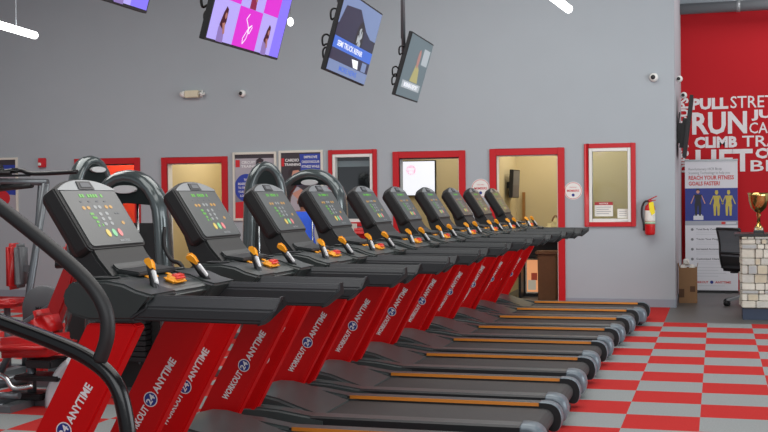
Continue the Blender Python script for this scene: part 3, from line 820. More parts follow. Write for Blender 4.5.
# ------------------------------------------------------------------ person beyond the machines
def build_person():
    P_ = {}
    verts = [((0, 0, 0.92), 0.135), ((0, 0.01, 1.06), 0.125), ((0, 0.05, 1.20), 0.13), ((0, 0.10, 1.31), 0.10), ((0, 0.135, 1.375), 0.05),
             ((0, 0.16, 1.43), 0.075), ((0, 0.18, 1.49), 0.092), ((0, 0.19, 1.555), 0.06)]
    edges = [(i, i + 1) for i in range(7)]
    def chain(start, pts):
        prev = start
        for p, r in pts:
            verts.append((p, r)); edges.append((prev, len(verts) - 1)); prev = len(verts) - 1
        return prev
    for s in (-1, 1):
        chain(0, [((s * 0.09, 0, 0.86), 0.10), ((s * 0.10, 0.02, 0.48), 0.065), ((s * 0.10, -0.01, 0.22), 0.052), ((s * 0.10, -0.02, 0.075), 0.04), ((s * 0.105, 0.12, 0.035), 0.032)])
        w = chain(3, [((s * 0.15, 0.08, 1.32), 0.062), ((s * 0.195, 0.07, 1.24), 0.050), ((s * 0.235, 0.10, 1.04), 0.040), ((s * 0.20, 0.26, 0.94), 0.030), ((s * 0.19, 0.31, 0.93), 0.024)])
        base = Vector(verts[w][0])
        for k, ln in enumerate((0.075, 0.085, 0.08, 0.06)):
            dx = (k - 1.5) * 0.019
            chain(w, [((base.x + dx, base.y + 0.05, base.z), 0.0095), ((base.x + dx, base.y + 0.05 + ln * 0.5, base.z - 0.008), 0.0085), ((base.x + dx, base.y + 0.05 + ln, base.z - 0.03), 0.0075)])
        chain(w, [((base.x - s * 0.03, base.y + 0.015, base.z - 0.005), 0.0105), ((base.x - s * 0.045, base.y + 0.045, base.z - 0.018), 0.009)])
    me = bpy.data.meshes.new('body_src'); me.from_pydata([v[0] for v in verts], edges, [])
    o = bpy.data.objects.new('body_src', me); COL.objects.link(o)
    sk = o.modifiers.new('s', 'SKIN'); sk.use_smooth_shade = True
    for i, v in enumerate(verts):
        me.skin_vertices[0].data[i].radius = (v[1], v[1] * (0.72 if i in (0, 1, 2) else 1.0))
    me.skin_vertices[0].data[0].use_root = True
    sb = o.modifiers.new('b', 'SUBSURF'); sb.levels = 2
    dg = bpy.context.evaluated_depsgraph_get()
    m2 = bpy.data.meshes.new_from_object(o.evaluated_get(dg))
    bpy.data.objects.remove(o)
    m2.name = 'person'
    m2.materials.clear()
    for m in (M_skin, M_shirt, M_pants, M_black): m2.materials.append(m)
    for p in m2.polygons:
        c = p.center; p.use_smooth = True
        if c.z < 0.08: p.material_index = 3
        elif c.z < 0.93 and abs(c.x) < 0.2 and c.y < 0.2: p.material_index = 2
        elif c.z < 1.375 and (abs(c.x) < 0.17 or c.z > 1.2) and c.y < 0.22: p.material_index = 1
        else: p.material_index = 0
    o = bpy.data.objects.new('person', m2); COL.objects.link(o)
    # hair cap, ears, nose
    bm = new_bm()
    bmesh.ops.create_uvsphere(bm, u_segments=20, v_segments=14, radius=1.0)
    bmesh.ops.delete(bm, geom=[v for v in bm.verts if v.co.z < -0.35 and v.co.y > -0.2 or v.co.y > 0.55 and v.co.z < 0.35], context='VERTS')
    for v in bm.verts: v.co = Vector((v.co.x * 0.092, v.co.y * 0.105 + 0.178, v.co.z * 0.118 + 1.50))
    obj('hair', bm, M_hair, o, smooth=True)
    for s in (-1, 1):
        bm = new_bm(); cushion(bm, 0.02, 0.035, 0.06, Matrix.Translation((s * 0.092, 0.19, 1.49)))
        obj('ear', bm, M_skin, o)
    bm = new_bm(); cushion(bm, 0.028, 0.03, 0.045, Matrix.Translation((0, 0.285, 1.48)))
    obj('nose', bm, M_skin, o)
    bm = new_bm(); cushion(bm, 0.05, 0.012, 0.014, Matrix.Translation((0, 0.27, 1.435))); obj('mouth', bm, M_stop, o)
    for s in (-1, 1):
        bm = new_bm(); cushion(bm, 0.024, 0.012, 0.014, Matrix.Translation((s * 0.033, 0.268, 1.51)))
        obj('eye', bm, M_white, o)
    return o
per = build_person(); per.location = (-4.97, 13.42, 0); per.rotation_euler = (0, 0, 0.3)
tag(per, 'person in a bright blue shirt seen from behind between two treadmill consoles', 'person')

# ------------------------------------------------------------------ wall fittings
WY = YW - 0.001
def wframe(x, z, d=0.0): return frame((x, YW - 0.002 - d, z), (1, 0, 0), (0, 0, 1))   # normal faces -y

def poster(name_label, x0, x1, z0, z1, draw, mats_):
    cx, cz = (x0 + x1) / 2, (z0 + z1) / 2
    t = empty('poster', name_label, 'poster', (cx, YW, cz), 0, 'framed posters on the grey wall')
    w, h = (x1 - x0) / 2, (z1 - z0) / 2
    bm = new_bm(); f = 0.035
    bx(bm, -w, -w + f, -0.025, 0, -h, h); bx(bm, w - f, w, -0.025, 0, -h, h); bx(bm, -w + f, w - f, -0.025, 0, h - f, h); bx(bm, -w + f, w - f, -0.025, 0, -h, -h + f)
    obj('frame', bm, M_offwhite, t, 0.003)
    bm = new_bm(); M = frame((0, -0.008, 0), (1, 0, 0), (0, 0, 1))
    poly(bm, M, rect(-w + f, w - f, -h + f, h - f), 0, 0)
    draw(bm, M, w - f, h - f)
    obj('print', bm, mats_, t)
    return t
P_blue = mat('poster_blue', (44, 64, 158), 0.5); P_red = mat('poster_red', (200, 34, 44), 0.5); P_grey = mat('poster_grey', (128, 124, 136), 0.5, 0, 0.2, 4)
P_dark = mat('poster_dark', (58, 52, 58), 0.5, 0, 0.25, 6); P_skin = mat('poster_skin', (196, 142, 122), 0.5, 0, 0.1, 9); P_teal = mat('poster_teal', (70, 150, 190), 0.5); P_hair = mat('poster_hair', (48, 38, 44), 0.5)
P_lt = mat('poster_pale', (170, 165, 172), 0.5, 0, 0.1, 5)
pm = [P_grey, P_blue, P_red, M_text, P_skin, P_teal, P_hair, P_lt, P_dark]
def Mz(M, x, y, dz): return M @ Matrix.Translation((x, y, dz))
def draw1(bm, M, w, h):
    poly(bm, M, rect(-w, w, h * 0.05, h), 7, 0.0006)
    poly(bm, M, rect(-w, w, h - 0.06, h), 8, 0.0009)
    # rider: head, hair, torso, arms
    poly(bm, M, [(0.02, 0.10), (0.10, 0.02), (0.24, 0.06), (0.22, 0.16), (0.14, 0.26), (0.05, 0.24)], 5, 0.0012)
    poly(bm, M, [(0.0, 0.22), (0.06, 0.29), (0.10, 0.24), (0.16, 0.10), (0.26, 0.05), (0.25, 0.0), (0.12, 0.05), (0.06, 0.14)], 4, 0.0018)
    poly(bm, M, disc_pts(0.085, 0.34, 0.05, 0.065, 16), 4, 0.0018)
    poly(bm, M, [(0.02, 0.30), (0.03, 0.40), (0.09, 0.43), (0.15, 0.40), (0.14, 0.36), (0.07, 0.36), (0.06, 0.28)], 6, 0.0024)
    poly(bm, M, [(0.15, 0.33), (0.23, 0.34), (0.24, 0.31), (0.16, 0.30)], 6, 0.0024)
    poly(bm, M, disc_pts(-0.14, -0.02, 0.19, 0.21, 28), 1, 0.003)
    for k, s in enumerate(('THE', 'BIGGEST BOOST', 'TO STRENGTHEN', 'YOUR CORE AND', 'LOSE FAT')):
        text_bm(bm, s, Mz(M, -0.14, 0.10 - k * 0.06, 0.0036), min(0.26, 0.024 * len(s)), 0.035, 3, 0.02)
    poly(bm, M, rect(-w + 0.01, -w + 0.08, h - 0.19, h - 0.08), 2, 0.003)
    text_bm(bm, 'CIRCUIT', Mz(M, -0.10, h - 0.12, 0.0036), 0.22, 0.04, 3, 0.03)
    text_bm(bm, 'TRAINING', Mz(M, -0.06, h - 0.18, 0.0036), 0.32, 0.04, 3, 0.03)
    poly(bm, M, [(-w, -h), (w * 0.2, -h), (w * 0.1, -0.30), (-0.1, -0.22), (-w, -0.24)], 2, 0.0012)
    poly(bm, M, disc_pts(-0.02, -0.34, 0.08, 0.1, 14), 6, 0.0018)
def draw2(bm, M, w, h):
    poly(bm, M, rect(-w, w, -h, h), 8, 0.0006)
    poly(bm, M, disc_pts(-0.09, 0.14, 0.085, 0.11, 18), 4, 0.0012)
    poly(bm, M, [(-0.20, 0.10), (-0.20, 0.22), (-0.12, 0.28), (-0.02, 0.26), (-0.05, 0.23), (-0.13, 0.22), (-0.16, 0.10)], 6, 0.0018)
    poly(bm, M, [(-0.28, -0.30), (-0.20, -0.05), (-0.05, -0.02), (0.10, -0.12), (0.22, -0.34), (0.1, -h), (-0.25, -h)], 7, 0.0012)
    poly(bm, M, [(-0.15, -0.12), (0.0, -0.05), (0.10, -0.15), (-0.02, -0.24)], 4, 0.0018)
    poly(bm, M, [(-0.02, h - 0.02), (w, h - 0.02), (w, 0.10), (0.10, 0.08), (0.0, 0.18)], 1, 0.002)
    for k, s in enumerate(('IMPROVE', 'CARDIOVASCULAR', 'FITNESS WHILE', 'YOU EFFICIENTLY', 'BURN FAT')):
        text_bm(bm, s, Mz(M, 0.155, 0.42 - k * 0.07, 0.0036), min(0.28, 0.03 * len(s)), 0.04, 3, 0.02)
    poly(bm, M, rect(-w + 0.005, -w + 0.05, h - 0.20, h - 0.08), 2, 0.003)
    text_bm(bm, 'CARDIO', Mz(M, -0.14, h - 0.11, 0.0036), 0.22, 0.045, 3, 0.03)
    text_bm(bm, 'TRAINING', Mz(M, -0.13, h - 0.175, 0.0036), 0.26, 0.04, 3, 0.03)
def draw0(bm, M, w, h):
    poly(bm, M, rect(-w, w, h * 0.55, h), 1, 0.0006)
    poly(bm, M, rect(-w, w, h * 0.8, h), 8, 0.0012)
    poly(bm, M, rect(-w, w, -h, h * 0.55), 7, 0.0006)
    poly(bm, M, [(-w, 0.0), (w, -0.05), (w, -0.15), (-w, -0.1)], 1, 0.0012)
    poly(bm, M, disc_pts(0.02, -0.20, 0.19, 0.14, 20), 2, 0.0018)
    poly(bm, M, disc_pts(-0.22, 0.1, 0.18, 0.26, 20), 1, 0.0024)
poster('framed poster of a cyclist in teal beside a blue text circle', -7.055, -6.345, 1.21, 2.245, draw1, pm)
poster('framed cardio training poster with blue text block, left of the dark window', -6.305, -5.605, 1.21, 2.255, draw2, pm)
poster('blue and red framed poster behind the cable machine', -11.53, -10.81, 1.33, 2.245, draw0, pm)

# round notices
def round_notice(label, x, z, r):
    bm = new_bm(); M = wframe(x, z)
    slab(bm, M, disc_pts(0, 0, r, r, 32), 0.0, 0.004)
    rim = disc_pts(0, 0, r * 0.93, r * 0.93, 32); rin = disc_pts(0, 0, r * 0.88, r * 0.88, 32)
    poly(bm, M, rim, 1, 0.0046); poly(bm, M, rin, 0, 0.0052)
    text_bm(bm, 'MEMBERS', Mz(M, 0, 0.0, 0.0058), r * 1.35, r * 0.26, 1, 0.02)
    text_bm(bm, 'THIS WAY', Mz(M, 0, r * 0.38, 0.0058), r * 0.8, r * 0.12, 1, 0.01)
    poly(bm, M, disc_pts(0, -r * 0.48, r * 0.17, r * 0.17, 16), 2, 0.0058)
    o = obj('wall_sign', bm, [M_white, mat('sign_red', (200, 50, 60), 0.5), M_blue])
    return tag(o, label, 'sign', 'round white notices between the doors')
round_notice('round white notice with red print, between the widest doorway and the small light window', -1.925, 1.605, 0.125)
round_notice('round white notice partly hidden behind a treadmill console, between two red doorways', -3.235, 1.655, 0.135)

# window notices
bm = new_bm(); M = frame((-1.51, YW + 0.035, 1.345), (1, 0, 0), (0, 0, 1))
slab(bm, M, rect(-0.125, 0.125, -0.10, 0.10), 0, 0.003); poly(bm, M, rect(-0.125, 0.125, 0.055, 0.10), 1, 0.0036)
text_bm(bm, 'NOTICE', Mz(M, 0, 0.077, 0.0042), 0.12, 0.022, 0, 0.02)
for k in range(4): poly(bm, M, rect(-0.10, 0.10 - 0.03 * (k % 2), 0.024 - k * 0.03, 0.032 - k * 0.03), 2, 0.0036)
tag(obj('paper_notice', bm, [M_paper, mat('notice_red', (170, 50, 56), 0.6), mat('notice_ink', (150, 150, 155), 0.6)]), 'white paper notice with a red heading in the small window', 'notice')
bm = new_bm(); M = frame((-1.25, YW + 0.035, 1.285), (1, 0, 0), (0, 0, 1))
slab(bm, M, rect(-0.075, 0.075, -0.062, 0.062), 0, 0.003)
for k in range(3): poly(bm, M, rect(-0.05, 0.05, 0.025 - k * 0.03, 0.031 - k * 0.03), 1, 0.0036)
tag(obj('paper_notice', bm, [M_paper, mat('notice_ink', (150, 150, 155), 0.6)]), 'plain small paper notice low in the small window, right of the larger one', 'notice')

# fire extinguisher
t = empty('fire_extinguisher', 'red fire extinguisher with yellow tag hanging on the grey wall', 'fire extinguisher', (-0.88, YW, 0.99))
bm = new_bm(); lathe(bm, [(0.05, 0.0), (0.066, 0.012), (0.07, 0.03), (0.07, 0.35), (0.062, 0.395), (0.03, 0.425), (0.022, 0.44)], (0, -0.085, 0), 24)
obj('cylinder', bm, M_stop if False else mat('extinguisher_red', (196, 26, 30), 0.25, 0, 0.04, 8), t)
bm = new_bm(); lathe(bm, [(0.0712, 0.19), (0.0718, 0.20), (0.0718, 0.325), (0.0712, 0.335)], (0, -0.085, 0), 24); lathe(bm, [(0.0716, 0.15), (0.0716, 0.185)], (0, -0.085, 0), 24, 1)
obj('label_band', bm, [M_paper, mat('label_green', (170, 200, 170), 0.6)], t)
bm = new_bm(); lathe(bm, [(0.02, 0.44), (0.024, 0.45), (0.024, 0.48), (0.012, 0.485)], (0, -0.085, 0), 14)
prism(bm, [(-0.03, 0.48), (0.09, 0.535), (0.10, 0.525), (-0.02, 0.465)], -0.095, -0.075); prism(bm, [(-0.03, 0.47), (0.08, 0.48), (0.08, 0.468), (-0.02, 0.455)], -0.095, -0.075)
obj('valve_handle', bm, mat('valve_red', (170, 30, 34), 0.35), t)
bm = new_bm(); tube(bm, smooth_path([(-0.02, -0.085, 0.465), (-0.07, -0.09, 0.45), (-0.105, -0.09, 0.37), (-0.105, -0.09, 0.26), (-0.085, -0.09, 0.17), (-0.082, -0.09, 0.06)]), 0.014, 10)
obj('hose', bm, M_black, t)
bm = new_bm(); prism(bm, [(-0.01, 0.44), (0.05, 0.455), (0.072, 0.30), (0.03, 0.27), (0.0, 0.33)], -0.162, -0.158); obj('inspection_tag', bm, mat('tag_yellow', (240, 220, 40), 0.6), t)
bm = new_bm(); bx(bm, -0.02, 0.02, -0.02, 0, 0.36, 0.46); bx(bm, -0.012, 0.012, -0.09, 0, 0.43, 0.445); obj('wall_bracket', bm, M_steel, t)

# emergency light, cameras, fire alarm
t = empty('emergency_light', 'off-white twin-head emergency light high on the grey wall', 'emergency light', (-7.70, YW, 3.15))
bm = new_bm(); bx(bm, -0.115, 0.115, -0.08, 0, -0.055, 0.055); obj('housing', bm, mat('beige_plastic', (214, 206, 180), 0.5), t, 0.01)
for s in (-1, 1):
    bm = new_bm()
    if s < 0: lathe(bm, [(0.035, -0.02), (0.05, 0.02), (0.05, 0.05)], (-0.165, -0.06, 0.0), 16, 0, 'x'); bx(bm, -0.13, -0.11, -0.06, -0.03, -0.02, 0.02)
    else: cushion(bm, 0.11, 0.09, 0.11, Matrix.Translation((0.165, -0.055, 0.0)))
    obj('lamp_head', bm, M_white, t)
def dome(label, x, y, z, r=0.055):
    t = empty('security_camera', label, 'security camera', (x, y, z), 0, 'white security cameras')
    bm = new_bm(); lathe(bm, [(r, 0.0), (r, -0.03), (r * 0.85, -0.055), (r * 0.5, -0.07)], (0, 0, 0), 20, 0, 'y'); obj('housing', bm, M_white, t)
    bm = new_bm(); lathe(bm, [(r * 0.56, -0.06), (r * 0.5, -0.075), (r * 0.25, -0.085)], (-0.008, 0, 0), 16, 0, 'y'); obj('lens', bm, M_black, t)
dome('small white dome camera on the grey wall, right of the emergency light', -6.88, YW, 3.13)
dome('small white dome camera high near the right corner of the grey wall', -0.82, YW, 3.135, 0.06)
dome('small white camera on the pale return wall, above its neighbour', XC + 0.06, YW + 0.2, 3.12, 0.045)
dome('small white camera on the pale return wall, lower and deeper', XC + 0.07, 17.9, 3.04, 0.05)
for z, y in ((3.12, YW + 0.2), (3.04, 17.9)):
    pass
t = empty('fire_alarm', 'red fire alarm strobe on the grey wall at left', 'fire alarm', (-10.35, YW, 2.15))
bm = new_bm(); bx(bm, -0.065, 0.065, -0.05, 0, -0.075, 0.075); obj('housing', bm, P_red, t, 0.008)
bm = new_bm(); bx(bm, -0.05, 0.0, -0.075, -0.05, -0.045, 0.0); obj('strobe_lens', bm, M_white, t, 0.008)

# ------------------------------------------------------------------ things inside the back rooms
def flat_tv(label, M, w, h, mats_, draw, depth=0.05):
    t = empty('television', label, 'television')
    t.matrix_world = M
    bm = new_bm(); slab(bm, Matrix.Identity(4), rect(-w / 2, w / 2, -h / 2, h / 2), -depth, 0.0); obj('bezel', bm, M_matteblk, t, 0.003)
    bm = new_bm(); b = 0.016
    poly(bm, Matrix.Identity(4), rect(-w / 2 + b, w / 2 - b, -h / 2 + b, h / 2 - b), 0, 0.002)
    draw(bm, Matrix.Identity(4), w / 2 - b, h / 2 - b)
    obj('screen', bm, mats_, t)
    return t
def scr4(bm, M, w, h):
    poly(bm, M, disc_pts(0.10, 0.14, 0.085, 0.085, 20), 1, 0.002)
    poly(bm, M, [(0.05, 0.17), (0.15, 0.17), (0.155, 0.135), (0.045, 0.135)], 0, 0.003)
    poly(bm, M, disc_pts(0.10, 0.10, 0.04, 0.02, 14), 0, 0.003)
flat_tv('wall television with white screen and pink logo inside the middle doorway', frame((-5.05, 18.55, 1.855), (1, 0, 0), (0, 0, 1)), 1.05, 0.60, [M_scrwhite, M_scrpink], scr4)
def scr5(bm, M, w, h):
    poly(bm, M, rect(-w, w, -h * 0.1, h), 1, 0.003)
flat_tv('black television mounted on the side wall inside the right doorway', frame((-3.03, 17.75, 1.73), (0.02, 1, 0), (0.05, 0, 1)), 0.54, 0.44, [M_scrdark, emit('screen_slate', (88, 92, 104), 0.3)], scr5, 0.06)
bm = new_bm(); bx(bm, -3.17, -3.10, 17.70, 17.80, 1.66, 1.76); 
o = obj('wall_mount', bm, M_black); tag(o, 'black bracket behind the side wall television in the right doorway', 'bracket')
bm = new_bm(); bx(bm, -3.065, -3.02, 18.52, 18.56, 0.0, 1.60); o = obj('wooden_pole', bm, mat('light_wood', (150, 104, 48), 0.5, 0, 0.15, 10)); tag(o, 'thin wooden pole standing against the tan wall inside the right doorway', 'pole')
t = empty('display_cabinet', 'black cabinet with warm lit glass panel inside the right doorway', 'cabinet', (-2.52, 17.35, 0))
bm = new_bm(); bx(bm, -0.36, 0.36, 0.02, 0.40, 0, 0.80); bx(bm, -0.36, -0.30, -0.02, 0.02, 0, 0.80); bx(bm, -0.10, 0.36, -0.02, 0.02, 0, 0.80); bx(bm, -0.30, -0.10, -0.02, 0.02, 0.57, 0.80); bx(bm, -0.30, -0.10, -0.02, 0.02, 0.0, 0.06)
obj('carcass', bm, M_black, t)
bm = new_bm(); bx(bm, -0.295, -0.105, 0.0, 0.015, 0.06, 0.57); bx(bm, -0.27, -0.15, -0.004, 0.0, 0.10, 0.25, 1); bx(bm, -0.22, -0.13, -0.004, 0.0, 0.25, 0.36, 2)
obj('lit_panel', bm, [emit('warm_panel', (235, 160, 110), 0.8), emit('panel_pale', (200, 190, 170), 0.5), emit('panel_red', (170, 70, 50), 0.5)], t)
bm = new_bm()
for a in ((-0.305, -0.285), (-0.115, -0.095)): bx(bm, a[0], a[1], -0.03, -0.02, 0.05, 0.58)
bx(bm, -0.285, -0.115, -0.03, -0.02, 0.05, 0.07); bx(bm, -0.285, -0.115, -0.03, -0.02, 0.56, 0.58); obj('panel_frame', bm, M_offwhite, t)
t = empty('wooden_stand', 'brown wooden stand with wider top inside the right doorway', 'stand', (-2.40, 16.75, 0))
bm = new_bm(); prism(bm, [(-0.13, 0), (0.13, 0), (0.135, 0.68), (-0.135, 0.68)], -0.12, 0.12); obj('body', bm, M_wood, t, 0.01)
bm = new_bm(); bx(bm, -0.165, 0.165, -0.15, 0.15, 0.68, 0.73); obj('top', bm, M_wood, t, 0.01)
bm = new_bm(); bx(bm, -2.9, -2.15, 16.98, 17.25, 0.84, 0.88); bx(bm, -2.88, -2.84, 17.0, 17.23, 0, 0.84); bx(bm, -2.2, -2.16, 17.0, 17.23, 0, 0.84)
bx(bm, -2.9, -2.15, 17.2, 17.24, 0.6, 0.84)
o = obj('side_table', bm, M_black); tag(o, 'dark narrow table behind the wooden stand inside the right doorway', 'table')
t = empty('tote_bag', 'cream soft bag lying on the dark table inside the right doorway', 'bag', (-2.32, 17.10, 0.88))
bm = new_bm(); cushion(bm, 0.30, 0.18, 0.30, Matrix.Translation((0.02, 0, 0.17))); cushion(bm, 0.2, 0.16, 0.18, Matrix.Translation((-0.12, 0, 0.11))); obj('body', bm, mat('cream_fabric', (240, 226, 172), 0.8, 0, 0.15, 10), t)
bm = new_bm(); tube(bm, smooth_path([(-0.05, -0.08, 0.28), (0.0, -0.1, 0.36), (0.08, -0.08, 0.30)]), 0.012, 8); obj('handle', bm, M_board, t)

# ------------------------------------------------------------------ ceiling-hung televisions
def hung_tv(label, x, y, z, yaw, tilt, roll, draw, mats_, w=1.24, h=0.72):
    a = Vector((math.sin(yaw), math.cos(yaw), 0)); n0 = Vector((math.cos(yaw), -math.sin(yaw), 0))
    b = Vector((0, 0, 1)) * math.cos(tilt) + n0 * math.sin(tilt)
    a2 = a * math.cos(roll) + b * math.sin(roll); b2 = -a * math.sin(roll) + b * math.cos(roll)
    M = frame((x, y, z), a2, b2)
    t = flat_tv(label, M, w, h, mats_, draw, 0.04)
    t['group'] = 'televisions hung from the ceiling'
    inv = M.inverted()
    n = a2.cross(b2)
    back = Vector((x, y, z)) - n * 0.14
    bm = new_bm()
    tube(bm, [inv @ back, inv @ Vector((back.x, back.y, ZC))], 0.024, 10)
    for dx in (-0.09, 0.06):
        tube(bm, [inv @ (back + Vector((0, dx, 0.3))), inv @ Vector((back.x, back.y + dx * 0.4, ZC))], 0.007, 6)
    obj('ceiling_pole', bm, M_steel, t)
    bm = new_bm(); slab(bm, Matrix.Identity(4), rect(-0.2, 0.2, -0.16, 0.16), -0.15, -0.055); obj('mount_plate', bm, M_black, t)
    bm = new_bm()
    for q in ((-0.46, 0.14), (-0.50, -0.10), (-0.40, -0.20)):
        tube(bm, smooth_path([(q[0] + 0.3, q[1], -0.10), (q[0] + 0.02, q[1] + 0.05, -0.10), (q[0] - 0.02, q[1] + 0.02, -0.13), (q[0] - 0.01, q[1] - 0.05, -0.11), (q[0] + 0.04, q[1] - 0.03, -0.09), (q[0] + 0.2, q[1] - 0.1, -0.07)]), 0.009, 6)
    obj('cables', bm, M_cord, t)
    return t
def woman(bm, M, cx, cy, s, mi_h, mi_s, mi_b, z=0.0045):
    poly(bm, M, [(cx - 0.10 * s, cy - 0.30 * s), (cx + 0.12 * s, cy - 0.30 * s), (cx + 0.08 * s, cy - 0.02 * s), (cx + 0.04 * s, cy + 0.06 * s), (cx - 0.06 * s, cy + 0.04 * s), (cx - 0.11 * s, cy - 0.1 * s)], mi_b, z)
    poly(bm, M, [(cx - 0.10 * s, cy - 0.05 * s), (cx - 0.04 * s, cy + 0.14 * s), (cx + 0.02 * s, cy + 0.24 * s), (cx + 0.09 * s, cy + 0.2 * s), (cx + 0.10 * s, cy + 0.02 * s), (cx + 0.05 * s, cy - 0.12 * s)], mi_h, z + 0.001)
    poly(bm, M, disc_pts(cx + 0.045 * s, cy + 0.10 * s, 0.035 * s, 0.05 * s, 12), mi_s, z + 0.002)
    poly(bm, M, [(cx - 0.02 * s, cy - 0.02 * s), (cx + 0.06 * s, cy), (cx + 0.11 * s, cy - 0.16 * s), (cx + 0.06 * s, cy - 0.18 * s)], mi_s, z + 0.002)
def scr1(bm, M, w, h):
    # mosaic of magenta and lavender tiles with seated figures
    cols = [-w, -w * 0.36, w * 0.28, w * 0.72]; rows = [-h, -h * 0.18, h * 0.62]
    for r in range(2):
        for c in range(3):
            mg = (r + c) % 2
            poly(bm, M, rect(cols[c], cols[c + 1], rows[r], rows[r + 1] - 0.006), 1 if mg else 2, 0.003)
    poly(bm, M, rect(w * 0.72, w, -h, h), 3, 0.003)
    poly(bm, M, rect(-w, w * 0.72, h * 0.62, h), 2, 0.003)
    woman(bm, M, -w * 0.70, -h * 0.62, 0.44, 4, 5, 6)
    woman(bm, M, -w * 0.04, h * 0.20, 0.44, 4, 5, 7)
    woman(bm, M, w * 0.52, -h * 0.66, 0.40, 4, 5, 6)
    # script squiggle
    def stroke(pts, wd=0.007):
        for (p, q) in zip(pts[:-1], pts[1:]):
            d = Vector((q[0] - p[0], q[1] - p[1])).normalized(); nn = (-d.y * wd / 2, d.x * wd / 2)
            poly(bm, M, [(p[0] + nn[0], p[1] + nn[1]), (q[0] + nn[0], q[1] + nn[1]), (q[0] - nn[0], q[1] - nn[1]), (p[0] - nn[0], p[1] - nn[1])], 8, 0.0052)
    for (cx, cy) in ((-0.04, -0.19), (-w * 0.70, 0.10)):
        S = [(0.0, 0.09), (-0.035, 0.05), (0.0, 0.02), (0.035, -0.02), (0.02, -0.08), (-0.02, -0.12), (-0.03, -0.08), (0.03, 0.0), (0.07, 0.02), (0.04, 0.0), (0.02, -0.03), (0.05, -0.04), (0.08, 0.01)]
        stroke([(cx + x, cy + y) for x, y in S])
def scr3(bm, M, w, h):
    poly(bm, M, rect(-w, w, h * 0.2, h), 1, 0.003)
    poly(bm, M, [(-w, h * 0.1), (-w * 0.8, h * 0.7), (-w * 0.1, h * 0.8), (w * 0.4, h * 0.35), (w * 0.9, h * 0.1), (w * 0.9, -h * 0.1), (-w, -h * 0.1)], 2, 0.0036)
    poly(bm, M, disc_pts(w * 0.15, h * 0.05, 0.12, 0.17, 18), 3, 0.0042)
    poly(bm, M, disc_pts(w * 0.15, h * 0.05, 0.07, 0.11, 18), 4, 0.0048)
    for k in range(5):
        a = 2 * PI * k / 5
        poly(bm, M, [(w * 0.15 + 0.02 * math.cos(a), h * 0.05 + 0.03 * math.sin(a)), (w * 0.15 + 0.07 * math.cos(a - 0.25), h * 0.05 + 0.11 * math.sin(a - 0.25)), (w * 0.15 + 0.07 * math.cos(a + 0.25), h * 0.05 + 0.11 * math.sin(a + 0.25))], 3, 0.0054)
    poly(bm, M, rect(-w, w, -h * 0.42, -h * 0.12), 5, 0.006)
    text_bm(bm, 'SEMI TRUCK REPAIR', Mz(M, -0.1, -h * 0.27, 0.0066), w * 1.3, 0.05, 6, 0.02)
    poly(bm, M, rect(-w, w, -h * 0.72, -h * 0.42), 2, 0.006)
    poly(bm, M, [(0.02, -h * 0.5), (0.22, -h * 0.48), (0.26, -h * 0.7), (0.12, -h * 0.7)], 6, 0.0066)
    poly(bm, M, [(w * 0.6, -h * 0.46), (w * 0.85, -h * 0.46), (w * 0.85, -h * 0.7), (w * 0.6, -h * 0.7)], 1, 0.0066)
    poly(bm, M, rect(-w, w, -h, -h * 0.72), 7, 0.006)
    text_bm(bm, 'MORE NEWS', Mz(M, 0.0, -h * 0.86, 0.0066), w * 0.9, 0.05, 5, 0.02)
def scr6(bm, M, w, h):
    poly(bm, M, rect(-w, w, -h, h), 0, 0.0026)
    poly(bm, M, rect(w * 0.35, w * 0.9, h * 0.2, h * 0.75), 1, 0.003)
    poly(bm, M, [(-w * 0.25, -h * 0.45), (w * 0.45, -h * 0.45), (w * 0.30, h * 0.0), (0, h * 0.25)], 2, 0.0036)
    poly(bm, M, disc_pts(w * 0.06, h * 0.34, 0.07, 0.11, 16), 3, 0.0042)
    poly(bm, M, rect(-w * 0.8, w * 0.8, -h * 0.72, -h * 0.48), 1, 0.0048)
    text_bm(bm, 'MORNING REPORT', Mz(M, 0, -h * 0.6, 0.0054), w * 1.2, 0.05, 4, 0.02)
TV1 = [M_lav, M_pink, M_lav, M_lav2, M_scrhair, M_scrskin, emit('screen_mauve', (150, 130, 200), 0.6), emit('screen_crimson', (150, 40, 80), 0.6), M_scrwhite]
hung_tv('largest ceiling television with magenta and lavender mosaic picture', -3.015, 7.235, 2.895, 0.022, 0.28, 0.0, scr1, TV1, 1.19, 0.70)
hung_tv('ceiling television showing a vehicle wheel and blue caption band', -3.17, 9.95, 2.981, -0.021, 0.275, -0.025, scr3, [M_scrdark, M_scrsky, emit('screen_navy', (36, 40, 72), 0.6), emit('screen_rubber', (20, 22, 34), 0.4), M_scrgrey2, M_scrblue, M_scrwhite, M_scrsky])
hung_tv('farthest ceiling television with dim grey-green picture and visible pole', -3.324, 12.685, 3.014, -0.057, 0.295, 0.011, scr6, [M_scrgrey, M_scrgrey2, M_scryel, M_scrskin, M_scrwhite])
hung_tv('ceiling television of which only a violet lower corner shows', -2.612, 4.505, 2.800, 0.0, 0.28, 0.0, scr1, TV1, 1.19, 0.70)

# ------------------------------------------------------------------ strip lights
def strip_light(label, a, b_):
    a = Vector(a); b_ = Vector(b_)
    t = empty('strip_light', label, 'light', tuple((a + b_) / 2))
    c = (a + b_) / 2
    bm = new_bm(); tube(bm, [a - c, b_ - c], 0.045, 14); obj('tube', bm, M_led, t)
    bm = new_bm(); d = (b_ - a).normalized()
    for f_ in (0.25, 0.75):
        q = a.lerp(b_, f_) - c
        tube(bm, [q + Vector((0, 0, 0.03)), (q.x, q.y, ZC - c.z)], 0.004, 6)
    obj('hanger', bm, M_wall, t)
strip_light('bright white tube light hung far from the red wall', (-7.90, 10.5, 3.6), (-8.13, 12.40, 3.6))
strip_light('bright white tube light hung above the small tan window', (-1.70, 10.8, 3.60), (-1.565, 12.68, 3.60))
t = empty('bright_spot', 'small glowing white spot by the right edge of the magenta television', 'light', (-4.05, 10.6, 3.29))  # glowing body for a small white spot whose source is unknown
